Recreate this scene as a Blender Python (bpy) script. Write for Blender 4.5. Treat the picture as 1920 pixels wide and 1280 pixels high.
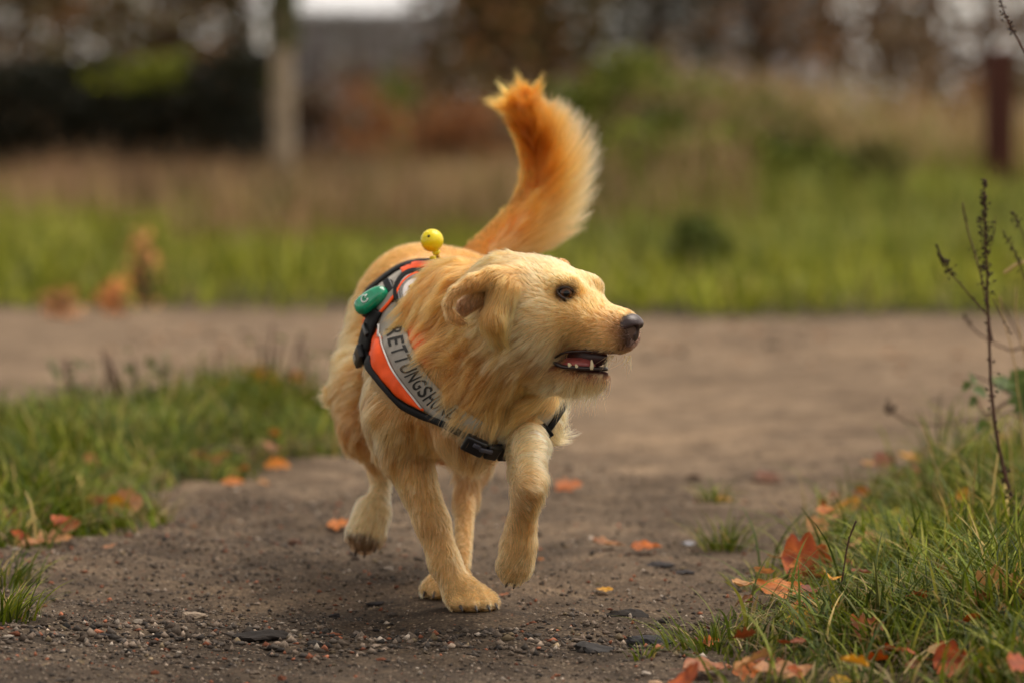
import bpy, bmesh, math, random
import numpy as np
from mathutils import Vector, Matrix
from mathutils.kdtree import KDTree

for o in list(bpy.data.objects):
    bpy.data.objects.remove(o, do_unlink=True)
SC = bpy.context.scene
COL = SC.collection
R = math.radians

# ---------------------------------------------------------------- camera
FPX = 7200.0            # focal length in pixels of the 1920 px wide photograph (135 mm on full frame)
CAM_H = 0.70
PITCH = math.atan(396.0 / FPX)
cam_d = bpy.data.cameras.new("camera")
cam = bpy.data.objects.new("camera", cam_d)
COL.objects.link(cam)
cam.location = (0, 0, CAM_H)
cam.rotation_euler = (math.pi / 2 - PITCH, 0, 0)
cam_d.lens = 135
cam_d.sensor_width = 36
cam_d.clip_start = 0.1
cam_d.clip_end = 2000
cam_d.dof.use_dof = True
cam_d.dof.focus_distance = 5.44
cam_d.dof.aperture_fstop = 3.0
SC.camera = cam

# ---------------------------------------------------------------- overcast sky
SUN_EL, SUN_AZ = 64.0, 66.0     # azimuth measured from +Y (away from the camera) towards +X (right)
world = bpy.data.worlds.new("World")
SC.world = world
world.use_nodes = True
nt = world.node_tree
bg = nt.nodes["Background"]
sky = nt.nodes.new("ShaderNodeTexSky")
sky.sky_type = 'NISHITA'
sky.sun_disc = False
sky.sun_elevation = R(SUN_EL)
sky.sun_rotation = R(SUN_AZ)
sky.air_density = 1.4
sky.dust_density = 1.2
sky.ozone_density = 1.0
hsv = nt.nodes.new("ShaderNodeHueSaturation")      # cloud cover: the blue is nearly gone
hsv.inputs["Saturation"].default_value = 0.12
tint = nt.nodes.new("ShaderNodeMix"); tint.data_type = 'RGBA'; tint.blend_type = 'MULTIPLY'
tint.inputs[0].default_value = 1.0
tint.inputs[7].default_value = (1.0, 0.93, 0.84, 1)
nt.links.new(sky.outputs[0], hsv.inputs["Color"])
nt.links.new(hsv.outputs[0], tint.inputs[6])
nt.links.new(tint.outputs[2], bg.inputs[0])
bg.inputs[1].default_value = 0.088

sun_d = bpy.data.lights.new("sun", 'SUN')
sun = bpy.data.objects.new("sun", sun_d)
COL.objects.link(sun)
sun_d.energy = 1.5
sun_d.angle = R(46)
sun_d.color = (1.0, 0.93, 0.83)
_s = Vector((math.sin(R(SUN_AZ)) * math.cos(R(SUN_EL)), math.cos(R(SUN_AZ)) * math.cos(R(SUN_EL)), math.sin(R(SUN_EL))))
sun.rotation_euler = _s.to_track_quat('Z', 'Y').to_euler()
sun.location = (3, 8, 12)

SC.view_settings.view_transform = 'Standard'
SC.view_settings.look = 'None'
SC.view_settings.exposure = 1.08
SC.view_settings.gamma = 1.0
SC.view_settings.use_curve_mapping = False
SC.render.engine = 'CYCLES'
SC.cycles.use_denoising = True
SC.cycles.use_adaptive_sampling = True
SC.cycles.adaptive_threshold = 0.02
SC.cycles.max_bounces = 8
SC.cycles.diffuse_bounces = 3
SC.cycles.glossy_bounces = 6
SC.cycles.transmission_bounces = 8
SC.cycles.transparent_max_bounces = 12
try:
    SC.cycles_curves.shape = 'RIBBONS'
    SC.cycles_curves.subdivisions = 2
except Exception:
    pass

# ================================================================ helpers
_fw = np.array([0.0, math.cos(PITCH), -math.sin(PITCH)])
_up = np.array([0.0, math.sin(PITCH), math.cos(PITCH)])
_ri = np.array([1.0, 0.0, 0.0])
def Q(px, py, d):
    """world point seen at a pixel of the photograph, at ground distance d (authoring aid only)"""
    v = _fw + (px - 960) / FPX * _ri + (640 - py) / FPX * _up
    return v * (d / v[1]) + np.array([0, 0, CAM_H])
def GD(py):
    """distance at which flat ground shows at image row py"""
    v = _fw + (640 - py) / FPX * _up
    return -CAM_H * v[1] / v[2]
def G(px, py):
    p = Q(px, py, GD(py)); p[2] = 0.0
    return p
def PX(P):
    """pixel of a world point (array)"""
    P = np.asarray(P, float) - np.array([0, 0, CAM_H])
    z = P @ _fw
    return 960 + FPX * (P @ _ri) / z, 640 - FPX * (P @ _up) / z
def nrm(v):
    v = np.asarray(v, float)
    return v / np.maximum(np.linalg.norm(v, axis=-1, keepdims=True), 1e-9)
def lin(r, g, b):
    """8-bit sRGB to linear"""
    f = lambda c: (c / 12.92 if c <= 0.04045 else ((c + 0.055) / 1.055) ** 2.4)
    return np.array([f(r / 255), f(g / 255), f(b / 255)])

def _hash(ix, iy, iz, seed):
    h = (ix.astype(np.int64) * 374761393 + iy.astype(np.int64) * 668265263 + iz.astype(np.int64) * 2147483647 + seed * 1274126177)
    h = (h ^ (h >> 13)) * 1274126177
    h = h & 0x7fffffff
    h = (h ^ (h >> 16)) * 73244475 & 0x7fffffff
    return ((h ^ (h >> 15)) & 0xffffff) / float(0xffffff)
def vnoise(P, scale, seed=0):
    """smooth value noise in -1..1"""
    P = np.asarray(P, float) * scale
    if P.shape[1] == 2:
        P = np.c_[P, np.zeros(len(P))]
    i = np.floor(P).astype(np.int64); f = P - i
    f = f * f * (3 - 2 * f)
    r = 0
    for dx in (0, 1):
        for dy in (0, 1):
            for dz in (0, 1):
                w = (f[:, 0] if dx else 1 - f[:, 0]) * (f[:, 1] if dy else 1 - f[:, 1]) * (f[:, 2] if dz else 1 - f[:, 2])
                r = r + w * _hash(i[:, 0] + dx, i[:, 1] + dy, i[:, 2] + dz, seed)
    return r * 2 - 1
def fbm(P, scale, seed=0, oct=4, gain=0.5):
    a, s, r = 1.0, scale, 0
    for o in range(oct):
        r = r + a * vnoise(P, s, seed + o * 17); a *= gain; s *= 2.03
    return r

def new_mesh(name, V, Fc, mat=None, parent=None, smooth=True, uv=None, col=None, cname="Col"):
    me = bpy.data.meshes.new(name)
    V = np.asarray(V, np.float32)
    if isinstance(Fc, np.ndarray):
        n, k = Fc.shape
        me.vertices.add(len(V)); me.vertices.foreach_set("co", V.ravel())
        me.loops.add(n * k); me.loops.foreach_set("vertex_index", Fc.astype(np.int32).ravel())
        me.polygons.add(n)
        me.polygons.foreach_set("loop_start", np.arange(0, n * k, k, dtype=np.int32))
        me.polygons.foreach_set("loop_total", np.full(n, k, np.int32))
        me.update(calc_edges=True)
    else:
        me.from_pydata(V.tolist(), [], [list(f) for f in Fc])
        me.update()
    if smooth:
        me.polygons.foreach_set("use_smooth", np.ones(len(me.polygons), bool))
    if col is not None:
        a = me.attributes.new(cname, 'FLOAT_COLOR', 'POINT')
        c = np.ones((len(V), 4), np.float32); c[:, :3] = col
        a.data.foreach_set("color", c.ravel())
    if mat is not None:
        me.materials.append(mat)
    o = bpy.data.objects.new(name, me)
    COL.objects.link(o)
    if parent is not None:
        o.parent = parent
    return o
def empty(name, loc=(0, 0, 0)):
    o = bpy.data.objects.new(name, None)
    o.empty_display_size = 0.05
    COL.objects.link(o); o.location = loc
    return o
def tag(o, label, cat, group=None, kind=None):
    if label: o["label"] = label
    if cat: o["category"] = cat
    if group: o["group"] = group
    if kind: o["kind"] = kind
    return o
def adopt(o, parent):
    """parent o without moving it"""
    o.parent = parent
    o.matrix_parent_inverse = Matrix.Translation(-Vector(parent.location))

# ---- materials
class NT:
    def __init__(s, name):
        s.m = bpy.data.materials.new(name); s.m.use_nodes = True
        s.t = s.m.node_tree; s.n = s.t.nodes; s.b = s.n.get("Principled BSDF"); s.out = s.n.get("Material Output")
    def add(s, typ, **kw):
        x = s.n.new(typ)
        for k, v in kw.items():
            if k in x.inputs.keys(): x.inputs[k].default_value = v
            else: setattr(x, k, v)
        return x
    def link(s, a, b): s.t.links.new(a, b)
    def coord(s, out="Object"):
        return s.add("ShaderNodeTexCoord").outputs[out]
    def noise(s, vec, scale, detail=4, rough=0.55, dist=0.0):
        x = s.add("ShaderNodeTexNoise"); x.inputs["Scale"].default_value = scale; x.inputs["Detail"].default_value = detail
        x.inputs["Roughness"].default_value = rough; x.inputs["Distortion"].default_value = dist
        if vec is not None: s.link(vec, x.inputs["Vector"])
        return x.outputs[0]
    def ramp(s, fac, stops, interp='LINEAR'):
        x = s.add("ShaderNodeValToRGB"); cr = x.color_ramp; cr.interpolation = interp
        while len(cr.elements) < len(stops): cr.elements.new(0.5)
        for e, (p, c) in zip(cr.elements, stops):
            e.position = p; e.color = tuple(c) + (1,) if len(c) == 3 else c
        s.link(fac, x.inputs[0]); return x.outputs[0]
    def mix(s, fac, a, b, blend='MIX'):
        x = s.add("ShaderNodeMix"); x.data_type = 'RGBA'; x.blend_type = blend
        for sock, v in ((x.inputs[0], fac), (x.inputs[6], a), (x.inputs[7], b)):
            if hasattr(v, "is_linked") or hasattr(v, "links"): s.link(v, sock)
            elif isinstance(v, (int, float)): sock.default_value = v
            else: sock.default_value = tuple(v)[:3] + (1,)
        return x.outputs[2]
    def bump(s, h, strength=0.3, dist=0.01):
        x = s.add("ShaderNodeBump"); x.inputs["Strength"].default_value = strength; x.inputs["Distance"].default_value = dist
        s.link(h, x.inputs["Height"]); s.link(x.outputs[0], s.b.inputs["Normal"])
    def attr(s, name):
        x = s.add("ShaderNodeAttribute"); x.attribute_name = name; return x.outputs["Color"]
    def base(s, v, rough=None, spec=None):
        if hasattr(v, "links"): s.link(v, s.b.inputs["Base Color"])
        else: s.b.inputs["Base Color"].default_value = tuple(v)[:3] + (1,)
        if rough is not None: s.b.inputs["Roughness"].default_value = rough
        if spec is not None: s.b.inputs["Specular IOR Level"].default_value = spec
        return s.m
def simple_mat(name, c, rough=0.7, spec=0.4, var=0.25, scale=40, bump=0.0, bscale=200):
    """plain procedural material: colour with noise variation"""
    n = NT(name); v = n.coord()
    f = n.noise(v, scale)
    c = np.asarray(c, float)
    n.base(n.ramp(f, [(0.3, np.clip(c * (1 - var), 0, 1)), (0.7, np.clip(c * (1 + var), 0, 1))]), rough, spec)
    if bump: n.bump(n.noise(v, bscale), bump, 0.002)
    return n.m
def attr_mat(name, rough=0.8, spec=0.25, transl=0.0, var=0.0, vscale=60, sheen=0.0):
    """colour taken from the mesh's own per-vertex colour, with noise variation"""
    n = NT(name); c = n.attr("Col")
    if var:
        f = n.noise(n.coord(), vscale)
        c = n.mix(1.0, c, n.ramp(f, [(0.3, (1 - var,) * 3), (0.7, (1 + var,) * 3)]), 'MULTIPLY')
    n.base(c, rough, spec)
    if transl:
        tr = n.add("ShaderNodeBsdfTranslucent"); n.link(c, tr.inputs[0])
        mx = n.add("ShaderNodeMixShader"); mx.inputs[0].default_value = transl
        n.link(n.b.outputs[0], mx.inputs[1]); n.link(tr.outputs[0], mx.inputs[2]); n.link(mx.outputs[0], n.out.inputs[0])
    return n.m

# ---- shape helpers
def frame_of(t, ref=(0, 0, 1)):
    t = nrm(t); ref = np.asarray(ref, float)
    if abs(t @ ref) > 0.95: ref = np.array([1.0, 0, 0])
    a = nrm(np.cross(ref, t)); b = np.cross(t, a)
    return a, b
def tube(path, radii, seg=8, cap=True, squash=1.0):
    """verts, faces of a tube along a path (parallel-transported)"""
    path = np.asarray(path, float); n = len(path); V = []; Fc = []
    T = nrm(np.gradient(path, axis=0)); a, b = frame_of(T[0])
    for i in range(n):
        a = nrm(a - (a @ T[i]) * T[i]); b = np.cross(T[i], a)
        for j in range(seg):
            th = 2 * math.pi * j / seg
            V.append(path[i] + radii[i] * (math.cos(th) * a + squash * math.sin(th) * b))
    for i in range(n - 1):
        for j in range(seg):
            k = (j + 1) % seg
            Fc.append((i * seg + j, i * seg + k, (i + 1) * seg + k, (i + 1) * seg + j))
    if cap:
        Fc.append(tuple(range(seg))[::-1]); Fc.append(tuple((n - 1) * seg + j for j in range(seg)))
    return V, Fc
def merge(parts):
    V = []; Fc = []
    for v, f in parts:
        o = len(V); V += [tuple(x) for x in v]; Fc += [tuple(i + o for i in q) for q in f]
    return V, Fc
def catmull(P, n):
    P = np.asarray(P, float); m = len(P)
    E = np.vstack([2 * P[0] - P[1], P, 2 * P[-1] - P[-2]])
    t = np.linspace(0, m - 1 - 1e-6, n); i = t.astype(int); f = (t - i)[:, None]
    p0, p1, p2, p3 = E[i], E[i + 1], E[i + 2], E[i + 3]
    return 0.5 * ((2 * p1) + (-p0 + p2) * f + (2 * p0 - 5 * p1 + 4 * p2 - p3) * f ** 2 + (-p0 + 3 * p1 - 3 * p2 + p3) * f ** 3)
def rbox(size, bevel=0.002, seg=2):
    bm = bmesh.new(); bmesh.ops.create_cube(bm, size=1.0)
    for v in bm.verts: v.co = Vector((v.co.x * size[0], v.co.y * size[1], v.co.z * size[2]))
    bmesh.ops.bevel(bm, geom=bm.edges[:], offset=bevel, segments=seg, affect='EDGES', profile=0.7)
    V = [tuple(v.co) for v in bm.verts]; bm.verts.index_update(); Fc = [tuple(v.index for v in f.verts) for f in bm.faces]
    bm.free(); return V, Fc

# ---- implicit surfaces: smooth unions of tapered capsules and ellipsoids on a rectilinear grid
def cap_sd(P, a, b, ra, rb):
    ba = b - a; L = max(ba @ ba, 1e-12)
    t = np.clip(((P - a) @ ba) / L, 0, 1)
    d = P - a - t[..., None] * ba
    return np.sqrt((d * d).sum(-1)) - (ra + (rb - ra) * t)
def ell_sd(P, c, M, r):
    q = (P - c) @ M.T                      # rows of M: local axes
    k0 = np.sqrt(((q / r) ** 2).sum(-1)); k1 = np.sqrt(((q / (r * r)) ** 2).sum(-1))
    return np.where(k1 > 1e-9, k0 * (k0 - 1) / np.maximum(k1, 1e-9), -r.min())
def prim_sd(P, p):
    return cap_sd(P, p['a'], p['b'], p['ra'], p['rb']) if p['t'] == 'c' else ell_sd(P, p['o'], p['M'], p['r'])
def prim_box(p, m):
    if p['t'] == 'c':
        lo = np.minimum(p['a'] - p['ra'], p['b'] - p['rb']); hi = np.maximum(p['a'] + p['ra'], p['b'] + p['rb'])
    else:
        r = p['r'].max(); lo = p['o'] - r; hi = p['o'] + r
    return lo - m, hi + m
def smin(a, b, k):
    h = np.maximum(k - np.abs(a - b), 0) / k
    return np.minimum(a, b) - h * h * k * 0.25
def field(prims, X, Y, Z, cuts=(), margin=0.06):
    D = np.full((len(X), len(Y), len(Z)), margin, np.float32)
    for p, sub in [(q, False) for q in prims] + [(q, True) for q in cuts]:
        lo, hi = prim_box(p, margin)
        s = [slice(np.searchsorted(A, l), np.searchsorted(A, h)) for A, l, h in zip((X, Y, Z), lo, hi)]
        if any(q.start >= q.stop for q in s): continue
        P = np.stack(np.meshgrid(X[s[0]], Y[s[1]], Z[s[2]], indexing='ij'), -1)
        d = prim_sd(P, p).astype(np.float32)
        W = D[s[0], s[1], s[2]]
        if sub: D[s[0], s[1], s[2]] = -smin(-W, d, p['k'])
        else: D[s[0], s[1], s[2]] = smin(W, d, p['k'])
    return D
def surface_nets(D, X, Y, Z):
    ins = D < 0
    nx, ny, nz = D.shape
    c = [ins[i:nx - 1 + i, j:ny - 1 + j, k:nz - 1 + k] for i in (0, 1) for j in (0, 1) for k in (0, 1)]
    s = sum(x.astype(np.int8) for x in c)
    act = (s > 0) & (s < 8)
    I, J, K = np.nonzero(act)
    idx = np.full(act.shape, -1, np.int64); idx[I, J, K] = np.arange(len(I))
    acc = np.zeros((len(I), 3)); cnt = np.zeros(len(I))
    co = [(i, j, k) for i in (0, 1) for j in (0, 1) for k in (0, 1)]
    for a in range(8):
        for ax in range(3):
            if co[a][ax]: continue
            b = list(co[a]); b[ax] = 1
            va = D[I + co[a][0], J + co[a][1], K + co[a][2]]; vb = D[I + b[0], J + b[1], K + b[2]]
            m = (va < 0) != (vb < 0)
            t = np.where(m, va / np.where(m, va - vb, 1), 0)
            pa = np.stack([X[I + co[a][0]], Y[J + co[a][1]], Z[K + co[a][2]]], -1)
            pb = np.stack([X[I + b[0]], Y[J + b[1]], Z[K + b[2]]], -1)
            acc += np.where(m[:, None], pa + (pb - pa) * t[:, None], 0); cnt += m
    V = acc / cnt[:, None]
    Fs = []
    def quads(m, sh, flipbase):
        i, j, k = np.nonzero(m)
        return i, j, k
    # x edges
    for ax in range(3):
        sl0 = [slice(None)] * 3; sl1 = [slice(None)] * 3
        sl0[ax] = slice(0, -1); sl1[ax] = slice(1, None)
        A = ins[tuple(sl0)]; B = ins[tuple(sl1)]
        m = A != B
        o1, o2 = [q for q in range(3) if q != ax]
        i = np.array(np.nonzero(m))
        ok = (i[o1] > 0) & (i[o2] > 0) & (i[o1] < D.shape[o1] - 1) & (i[o2] < D.shape[o2] - 1)
        i = i[:, ok]
        def g(d1, d2):
            q = i.copy(); q[o1] += d1; q[o2] += d2
            return idx[q[0], q[1], q[2]]
        q = np.stack([g(-1, -1), g(0, -1), g(0, 0), g(-1, 0)], -1)
        fl = A[i[0], i[1], i[2]]
        if ax == 1: fl = ~fl
        q = np.where(fl[:, None], q, q[:, ::-1])
        Fs.append(q)
    Fc = np.vstack(Fs); Fc = Fc[(Fc >= 0).all(1)]
    return V, Fc
class Sampler:
    """trilinear lookup in the distance grid"""
    def __init__(s, D, X, Y, Z): s.D, s.A = D, (X, Y, Z)
    def __call__(s, P):
        ii = []; ff = []
        for a in range(3):
            A = s.A[a]; i = np.clip(np.searchsorted(A, P[:, a]) - 1, 0, len(A) - 2)
            ii.append(i); ff.append(np.clip((P[:, a] - A[i]) / (A[i + 1] - A[i]), 0, 1))
        r = 0
        for dx in (0, 1):
            for dy in (0, 1):
                for dz in (0, 1):
                    w = (ff[0] if dx else 1 - ff[0]) * (ff[1] if dy else 1 - ff[1]) * (ff[2] if dz else 1 - ff[2])
                    r = r + w * s.D[ii[0] + dx, ii[1] + dy, ii[2] + dz]
        return r
    def grad(s, P, e=0.006):
        g = np.stack([s(P + np.eye(3)[a] * e) - s(P - np.eye(3)[a] * e) for a in range(3)], -1)
        return nrm(g + 1e-9)

# ================================================================ the dog
# ---- head frame: forward, right-hand side (towards the camera), up
YAW, HP = R(58), R(12)
HO = Q(1093, 549, 5.40)
HF = np.array([math.sin(YAW) * math.cos(HP), -math.cos(YAW) * math.cos(HP), -math.sin(HP)])
HS = nrm(np.array([-math.cos(YAW), -math.sin(YAW), 0.0]) + np.array([0, 0, 0.06]))
HS = nrm(HS - (HS @ HF) * HF)
HU = np.cross(HS, HF); HU = HU if HU[2] > 0 else -HU
MZ = .87                # muzzle length factor
def HL(f, s, u): return HO + (f if f < 0 else f * MZ) * HF + s * HS + u * HU
def toHL(P):
    q = np.asarray(P) - HO
    f = q @ HF
    return np.where(f < 0, f, f / MZ), q @ HS, q @ HU
HM = np.stack([HF, HS, HU])
PR = []
def cap(n, a, b, ra, rb, k, **fur):
    """capsule; a, b = (px, py, dist); radii in pixels"""
    A, B = Q(*a), Q(*b)
    PR.append(dict(t='c', n=n, a=A, b=B, ra=ra * a[2] / FPX, rb=rb * b[2] / FPX, k=k, **fur))
def capw(n, A, B, ra, rb, k, **fur):
    PR.append(dict(t='c', n=n, a=np.asarray(A, float), b=np.asarray(B, float), ra=ra, rb=rb, k=k, **fur))
def ellh(n, o, r, k, **fur):
    PR.append(dict(t='e', n=n, o=HL(*o), M=HM, r=np.array(r, float), k=k, **fur))

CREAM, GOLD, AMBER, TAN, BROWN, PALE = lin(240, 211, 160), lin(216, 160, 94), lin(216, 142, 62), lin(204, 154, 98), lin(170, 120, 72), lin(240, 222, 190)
# ---- torso
TB = dict(L=.016, lift=22, fl=(0, 1, -.25), c=lin(219, 153, 79))
cap('rump', (782, 566, 6.14), (862, 572, 6.14), 102, 98, .03, **TB)
cap('loin', (800, 580, 6.10), (832, 640, 5.80), 106, 132, .04, **TB)
cap('ribs', (830, 640, 5.78), (868, 716, 5.60), 134, 122, .04, L=.03, lift=22, fl=(-.3, .6, -.6), c=GOLD)
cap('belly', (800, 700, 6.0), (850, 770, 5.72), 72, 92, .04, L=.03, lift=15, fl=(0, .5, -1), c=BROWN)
cap('prow', (872, 726, 5.58), (893, 782, 5.53), 108, 78, .04, L=.055, lift=18, fl=(-.25, 0, -1), c=lin(216, 172, 118))
# ---- shoulders
cap('shoulder_r', (762, 700, 5.64), (752, 775, 5.62), 66, 60, .035, L=.042, lift=18, fl=(-.55, .2, -.9), c=CREAM * .7 + TAN * .3)
cap('uparm_r', (748, 775, 5.62), (758, 845, 5.64), 58, 44, .03, L=.034, lift=15, fl=(-.1, .2, -1), c=TAN)
cap('shoulder_l', (975, 700, 5.62), (996, 775, 5.55), 66, 54, .035, L=.055, lift=22, fl=(.65, .3, -.6), c=CREAM)
# ---- front legs
LG = dict(L=.015, lift=15, fl=(.1, 0, -1), c=lin(224, 178, 120))
cap('fore_r', (758, 845, 5.64), (811, 980, 5.61), 42, 27, .02, **LG)
cap('fore_r2', (811, 980, 5.61), (834, 1055, 5.60), 27, 25, .015, **LG)
cap('past_r', (834, 1055, 5.60), (857, 1102, 5.585), 25, 25, .012, **LG)
cap('fore_l', (988, 785, 5.55), (991, 912, 5.375), 40, 23, .02, L=.030, lift=22, fl=(.75, .4, -.65), c=lin(238, 202, 150))
cap('carp_l', (991, 914, 5.38), (977, 985, 5.43), 26, 22, .015, **LG)
cap('past_l', (977, 985, 5.43), (966, 1030, 5.45), 22, 23, .012, **LG)
# ---- hind legs
TH = dict(L=.05, lift=30, fl=(-.8, .35, -.45), c=lin(234, 190, 132))
cap('thigh_r', (738, 600, 6.12), (690, 730, 6.0), 72, 58, .03, **TH)
cap('thigh_r2', (690, 730, 6.0), (686, 800, 5.96), 56, 46, .03, L=.038, lift=20, fl=(-.3, .5, -.8), c=TAN)
cap('shank_r', (690, 800, 5.96), (716, 892, 6.02), 38, 15, .02, L=.016, lift=16, fl=(.1, 0, -1), c=lin(208, 160, 108))
cap('meta_r', (716, 892, 6.02), (706, 972, 5.96), 15, 19, .014, L=.018, lift=16, fl=(-.2, 0, -1), c=CREAM)
cap('thigh_l', (880, 620, 6.12), (905, 790, 5.96), 74, 56, .03, L=.04, lift=22, fl=(.4, .4, -.8), c=GOLD)
cap('shank_l', (900, 790, 5.96), (873, 935, 5.92), 46, 16, .02, L=.035, lift=22, fl=(.5, .5, -.7), c=lin(206, 160, 112))
cap('meta_l', (873, 935, 5.92), (867, 1060, 5.80), 16, 13, .014, L=.012, lift=14, fl=(0, 0, -1), c=lin(214, 166, 108))
# ---- neck and ruff
cap('neck', (868, 592, 5.64), (972, 596, 5.47), 98, 88, .04, L=.050, lift=20, fl=(-.35, .3, -.9), c=lin(220, 156, 84))
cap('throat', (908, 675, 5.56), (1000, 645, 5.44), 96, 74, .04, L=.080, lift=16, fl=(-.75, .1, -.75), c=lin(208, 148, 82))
# ---- paws
def paw(o, f, u, size, Lp=.012, col=lin(226, 184, 126), tag_='paw', sp=1.0):
    o = np.asarray(o, float); f = nrm(f); u = nrm(np.asarray(u, float) - (np.asarray(u, float) @ f) * f); s = np.cross(f, u)
    W = lambda a, b, c: o + size * (a * f + b * s + c * u)
    fur = dict(L=Lp, lift=12, fl=tuple(f - .3 * u), c=col)
    capw(tag_, W(-.012, 0, .024), W(.022, 0, .020), .030 * size, .026 * size, .014, **fur)
    toes = []
    for b, a1 in ((-.029 * sp, .030), (-.0105 * sp, .044), (.0105 * sp, .044), (.029 * sp, .030)):
        capw(tag_ + '_toe', W(a1 - .026, b * .8, .026), W(a1, b, .0155), .0135 * size, .0135 * size, .004, **dict(fur, L=Lp * .8))
        capw(tag_ + '_toe', W(a1, b, .0155), W(a1 + .010, b * 1.05, .0125), .0130 * size, .0105 * size, .004, **dict(fur, L=Lp * .6))
        toes.append((W(a1 + .019, b * 1.07, .011), nrm(f - .45 * u), u))
    return W, toes
PAWS = {}
g = G(873, 1141); PAWS['fr'] = paw(g + np.array([0, 0, -.001]), (.42, -.9, 0), (0, 0, 1), .90, Lp=.008)
p0 = Q(965, 1036, 5.43); PAWS['fl'] = paw(p0 + np.array([.004, .03, 0]), (-.22, -.05, -1), (0.1, -1, .1), .74, Lp=.013, sp=.68)
p0 = Q(695, 1000, 5.955); PAWS['hr'] = paw(p0 + np.array([.0, .026, .012]), (-.28, -.55, -.85), (-.15, -1, .45), .86, Lp=.022, col=CREAM, sp=.75)
g = G(846, 1118); PAWS['hl'] = paw(g, (-.25, -.97, 0), (0, 0, 1), .92)
# ---- head
HB = tuple(-HF)
ellh('skull', (-.066, 0, -.030), (.078, .064, .062), .03, L=.017, lift=16, fl=HB, c=lin(244, 204, 146))
ellh('occiput', (-.125, 0, -.04), (.06, .055, .058), .03, L=.03, lift=16, fl=HB, c=lin(232, 184, 116))
for s in (1, -1):
    ellh('cheek', (-.058, .040 * s, -.062), (.058, .03, .046), .025, L=.034, lift=16, fl=tuple(-HF - .55 * HU), c=lin(242, 204, 154))
    ellh('brow', (-.014, .030 * s, .009), (.024, .018, .014), .014, L=.009, lift=18, fl=tuple(-HF + .3 * HU), c=lin(236, 190, 122))
    ellh('zygo', (.0, .033 * s, -.036), (.04, .016, .022), .018, L=.012, lift=12, fl=tuple(-HF - .2 * HU), c=lin(228, 176, 110))
    ellh('flew', (.044, .018 * s, -.054), (.044, .0165, .0205), .014, L=.014, lift=14, fl=tuple(-HF - .75 * HU), c=lin(230, 186, 126))
ellh('stop', (.000, 0, -.026), (.036, .038, .031), .02, L=.008, lift=14, fl=HB, c=lin(236, 188, 122))
capw('muzzle', HL(.012, 0, -.040), HL(.084, 0, -.033), .033, .0240, .016, L=.007, lift=14, fl=HB, c=lin(228, 172, 104))
capw('muzzle_tip', HL(.076, 0, -.041), HL(.088, 0, -.041), .0235, .019, .012, L=.008, lift=16, fl=tuple(-HF - .4 * HU), c=lin(190, 150, 110))
capw('jaw', HL(-.055, 0, -.114), HL(.014, 0, -.117), .034, .018, .02, L=.026, lift=16, fl=tuple(-HF - .8 * HU), c=lin(226, 186, 132))
capw('chin', HL(.006, 0, -.117), HL(.066, 0, -.1045), .0165, .0105, .014, L=.046, lift=18, fl=tuple(-.3 * HF - HU), c=lin(236, 202, 156))
# ear, folded back so that its inner side shows
EW = lambda px, py, d: Q(px, py, d)
EARF = dict(L=.02, lift=16, fl=(-.2, 0, -.9), c=lin(226, 172, 102))
EAR = [(968, 522, 5.405), (925, 523, 5.385), (885, 531, 5.377), (853, 547, 5.372), (840, 571, 5.372), (846, 594, 5.375), (868, 607, 5.38)]
ER = [26, 18, 11, 6.5, 5.5, 5.5, 6]
RIMF = dict(L=.009, lift=14, fl=(-.2, 0, -.9), c=lin(208, 156, 98))
for i in range(len(EAR) - 1):
    cap('ear', EAR[i], EAR[i + 1], ER[i], ER[i + 1], .010, **(EARF if i < 2 else RIMF))
cap('ear_flap', (950, 545, 5.385), (930, 600, 5.375), 30, 20, .014, L=.045, lift=14, fl=(.35, 0, -1), c=lin(232, 182, 114))
cap('ear_flap', (930, 600, 5.375), (948, 622, 5.38), 20, 14, .014, L=.045, lift=14, fl=(.45, 0, -.9), c=lin(222, 164, 96))
cap('ear_in', (892, 555, 5.398), (864, 580, 5.396), 17, 13, .010, L=.005, lift=10, fl=(-.2, 0, -1), c=lin(132, 110, 96))
# far ear, mostly hidden behind the skull
capw('ear_far', HL(-.085, -.066, .012), HL(-.10, -.088, -.06), .018, .016, .014, L=.03, lift=12, fl=(0, .3, -1), c=GOLD)
# ---- tail bone
TAILP = [(893, 488, 6.22), (938, 446, 6.26), (980, 395, 6.30), (1002, 335, 6.32), (999, 282, 6.32), (991, 244, 6.30), (984, 216, 6.28)]
TAILR = [34, 29, 24, 20, 17, 13, 8]
for i in range(len(TAILP) - 1):
    cap('tail', TAILP[i], TAILP[i + 1], TAILR[i], TAILR[i + 1], .015, L=.0, lift=10, fl=(0, 0, 1), c=AMBER)
# ---- cuts: mouth gap and eye sockets
CUTS = []
EYE_R = .0112
EYES = [HL(-.006, s * .0372, -.003) for s in (1, -1)]
for e in EYES:
    CUTS.append(dict(t='c', a=e, b=e, ra=EYE_R * 1.02, rb=EYE_R * 1.02, k=.006))
CUTS.append(dict(t='e', o=HL(.064, 0, -.0860), M=np.stack([nrm(HF + .16 * HU), HS, np.cross(nrm(HF + .16 * HU), HS) * -1]), r=np.array([.062, .05, .0130]), k=.006))

def axis(lo, hi, fine, c=.0065, f=.0034):
    out = [lo]
    while out[-1] < hi:
        out.append(out[-1] + (f if fine[0] <= out[-1] <= fine[1] else c))
    return np.array(out)
hx = PX([HO])[0][0]
GX = axis(-.335, .235, (-.05, .215)); GY = axis(5.24, 6.42, (5.26, 5.46)); GZ = axis(-.03, .82, (.36, .56))
DG = field(PR, GX, GY, GZ, CUTS)
BV, BF = surface_nets(DG, GX, GY, GZ)
SD = Sampler(DG, GX, GY, GZ)
# keep feet on the ground
dog = empty("golden_dog", tuple(G(860, 1120)))
tag(dog, "golden shaggy dog in an orange and grey harness trotting with its head turned right", "dog")

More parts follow.
